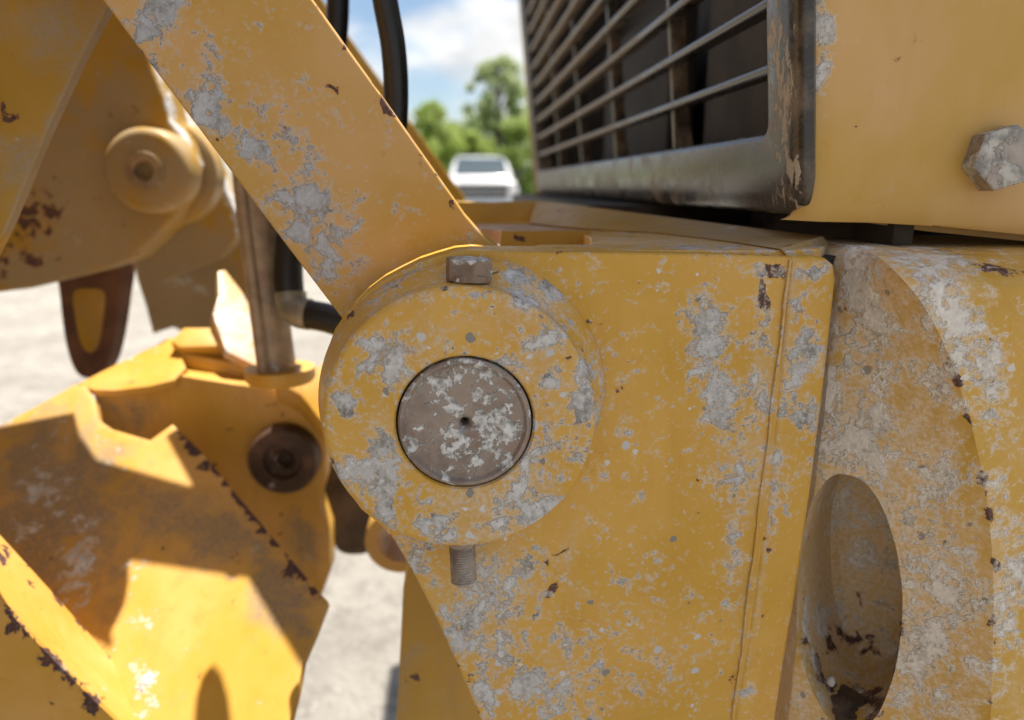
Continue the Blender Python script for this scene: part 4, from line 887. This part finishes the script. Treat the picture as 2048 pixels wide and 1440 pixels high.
# ------------------------------------------------------------------ background: white pickup
tk = P(968, 600, 21.0); tk.z = 0
truck = thing('pickup_truck', 'white pickup truck parked facing the machine, in front of the trees', 'pickup truck', tk)
TW = plain('truck_white', (0.80, 0.80, 0.80), 0.22, 0, 0.02, 2); TW.node_tree.nodes['Principled BSDF'].inputs['Coat Weight'].default_value = 0.6
TG = plain('truck_glass', (0.05, 0.07, 0.08), 0.06, 0, 0.1, 1, spec=0.9); TB = plain('truck_black', (0.02, 0.02, 0.022), 0.45, 0, 0.1, 5)
TC = plain('truck_chrome', (0.7, 0.7, 0.72), 0.15, 0.9, 0.05, 3); TL = plain('truck_lamp', (0.75, 0.77, 0.8), 0.1, 0.4, 0.05, 3)
def loft(secs, mat, name, parent, bev=0.05, org=None):
    """secs: list of (y, half_w_bottom, half_w_top, z0, z1) cross-sections along the truck"""
    bm = bmesh.new(); rg = []
    for y, wb, wt, z0, z1 in secs:
        zs = z1 - z0
        pr = [(-wb, z0), (-wb * 1.0, z0 + zs * .4), (-wt - (wb - wt) * .4, z0 + zs * .75), (-wt * .93, z1 - zs * .03), (-wt * .6, z1), (wt * .6, z1), (wt * .93, z1 - zs * .03), (wt + (wb - wt) * .4, z0 + zs * .75), (wb, z0 + zs * .4), (wb, z0)]
        rg.append([bm.verts.new(tk + Vector((x, y, z))) for x, z in pr])
    for A, B in zip(rg, rg[1:]):
        n = len(A)
        for i in range(n): bm.faces.new((A[i], A[(i + 1) % n], B[(i + 1) % n], B[i]))
    bm.faces.new(rg[0]); bm.faces.new(rg[-1][::-1])
    return obj(name, bm, mat, parent, org, sharp=30)
body = loft([(0.0, .95, .90, .66, 1.22), (0.06, .99, .95, .56, 1.28), (0.5, 1.02, .95, .50, 1.33), (1.35, 1.02, .95, .48, 1.37), (1.6, 1.02, .97, .46, 1.35), (5.4, 1.02, .98, .48, 1.30), (5.55, .99, .96, .52, 1.28)], TW, 'body', truck)
cab = loft([(1.32, .92, .86, 1.28, 1.38), (1.75, .92, .80, 1.28, 1.76), (2.05, .92, .77, 1.28, 1.95), (2.7, .92, .76, 1.28, 2.02), (3.6, .92, .77, 1.28, 1.98), (3.85, .92, .80, 1.28, 1.3)], TW, 'cab', truck)
def quadp(pts, mat, name, th=0.02, parent=truck):
    return obj(name, prism([tk + Vector(p) for p in pts], Vector((0, th, 0)), 0.004), mat, parent)
bm = bmesh.new(); wsr = [[bm.verts.new(tk + Vector((sx * wd, y, z + dz))) for dz in (0.02, -0.02) for sx in (-1, -.5, .5, 1)] for y, wd, z in ((1.38, .78, 1.445), (1.75, .73, 1.775), (1.99, .69, 1.93))]
for A, B in zip(wsr, wsr[1:]):
    for i in range(3): bm.faces.new((A[i], A[i + 1], B[i + 1], B[i])); bm.faces.new((A[4 + i], B[4 + i], B[5 + i], A[5 + i]))
    for i in (0, 3): bm.faces.new((A[i], B[i], B[i + 4], A[i + 4]))
for A in (wsr[0], wsr[-1]):
    for i in range(3): bm.faces.new((A[i], A[i + 1], A[i + 5], A[i + 4]))
obj('windshield', bm, TG, truck)
gr = quadp([(-.66, -.03, .80), (.66, -.03, .80), (.70, -.01, 1.15), (-.70, -.01, 1.15)], TB, 'truck_grille', 0.05)
for zz in (0.90, 1.02): quadp([(-.62, -.045, zz), (.62, -.045, zz), (.62, -.045, zz + .025), (-.62, -.045, zz + .025)], TC, 'grille_slat', 0.02, gr)
for s_ in (-1, 1):
    quadp([(s_ * .72, -.02, .90), (s_ * .94, .03, .92), (s_ * .95, .04, 1.16), (s_ * .72, -.01, 1.16)], TL, 'headlight', 0.06)
    bm = bmesh.new(); box(-.10, .10, -.05, .05, -.14, .14, bm, .03)
    for v in bm.verts: v.co += tk + Vector((s_ * 1.16, 1.75, 1.46))
    obj('side_mirror', bm, TB, truck)
    for yy in (0.95, 4.55):
        cw = tk + Vector((s_ * 0.99, yy, 0.42))
        bm = lathe([(0.22, 0.02), (0.38, 0.03), (0.42, 0.0), (0.42, -0.22), (0.38, -0.25), (0.22, -0.24)], cw, (s_, 0, 0), 32, None, True); wh = obj('wheel', bm, TB, truck, cw)
        bm = lathe([(0, 0.0), (0.06, 0.01), (0.19, -0.01), (0.225, 0.02), (0.225, -0.1), (0, -0.1)], cw, (s_, 0, 0), 24); obj('rim', bm, TC, wh, cw)
quadp([(-.98, -.10, .54), (.98, -.10, .54), (.99, -.10, .74), (-.99, -.10, .74)], TC, 'bumper', 0.14)
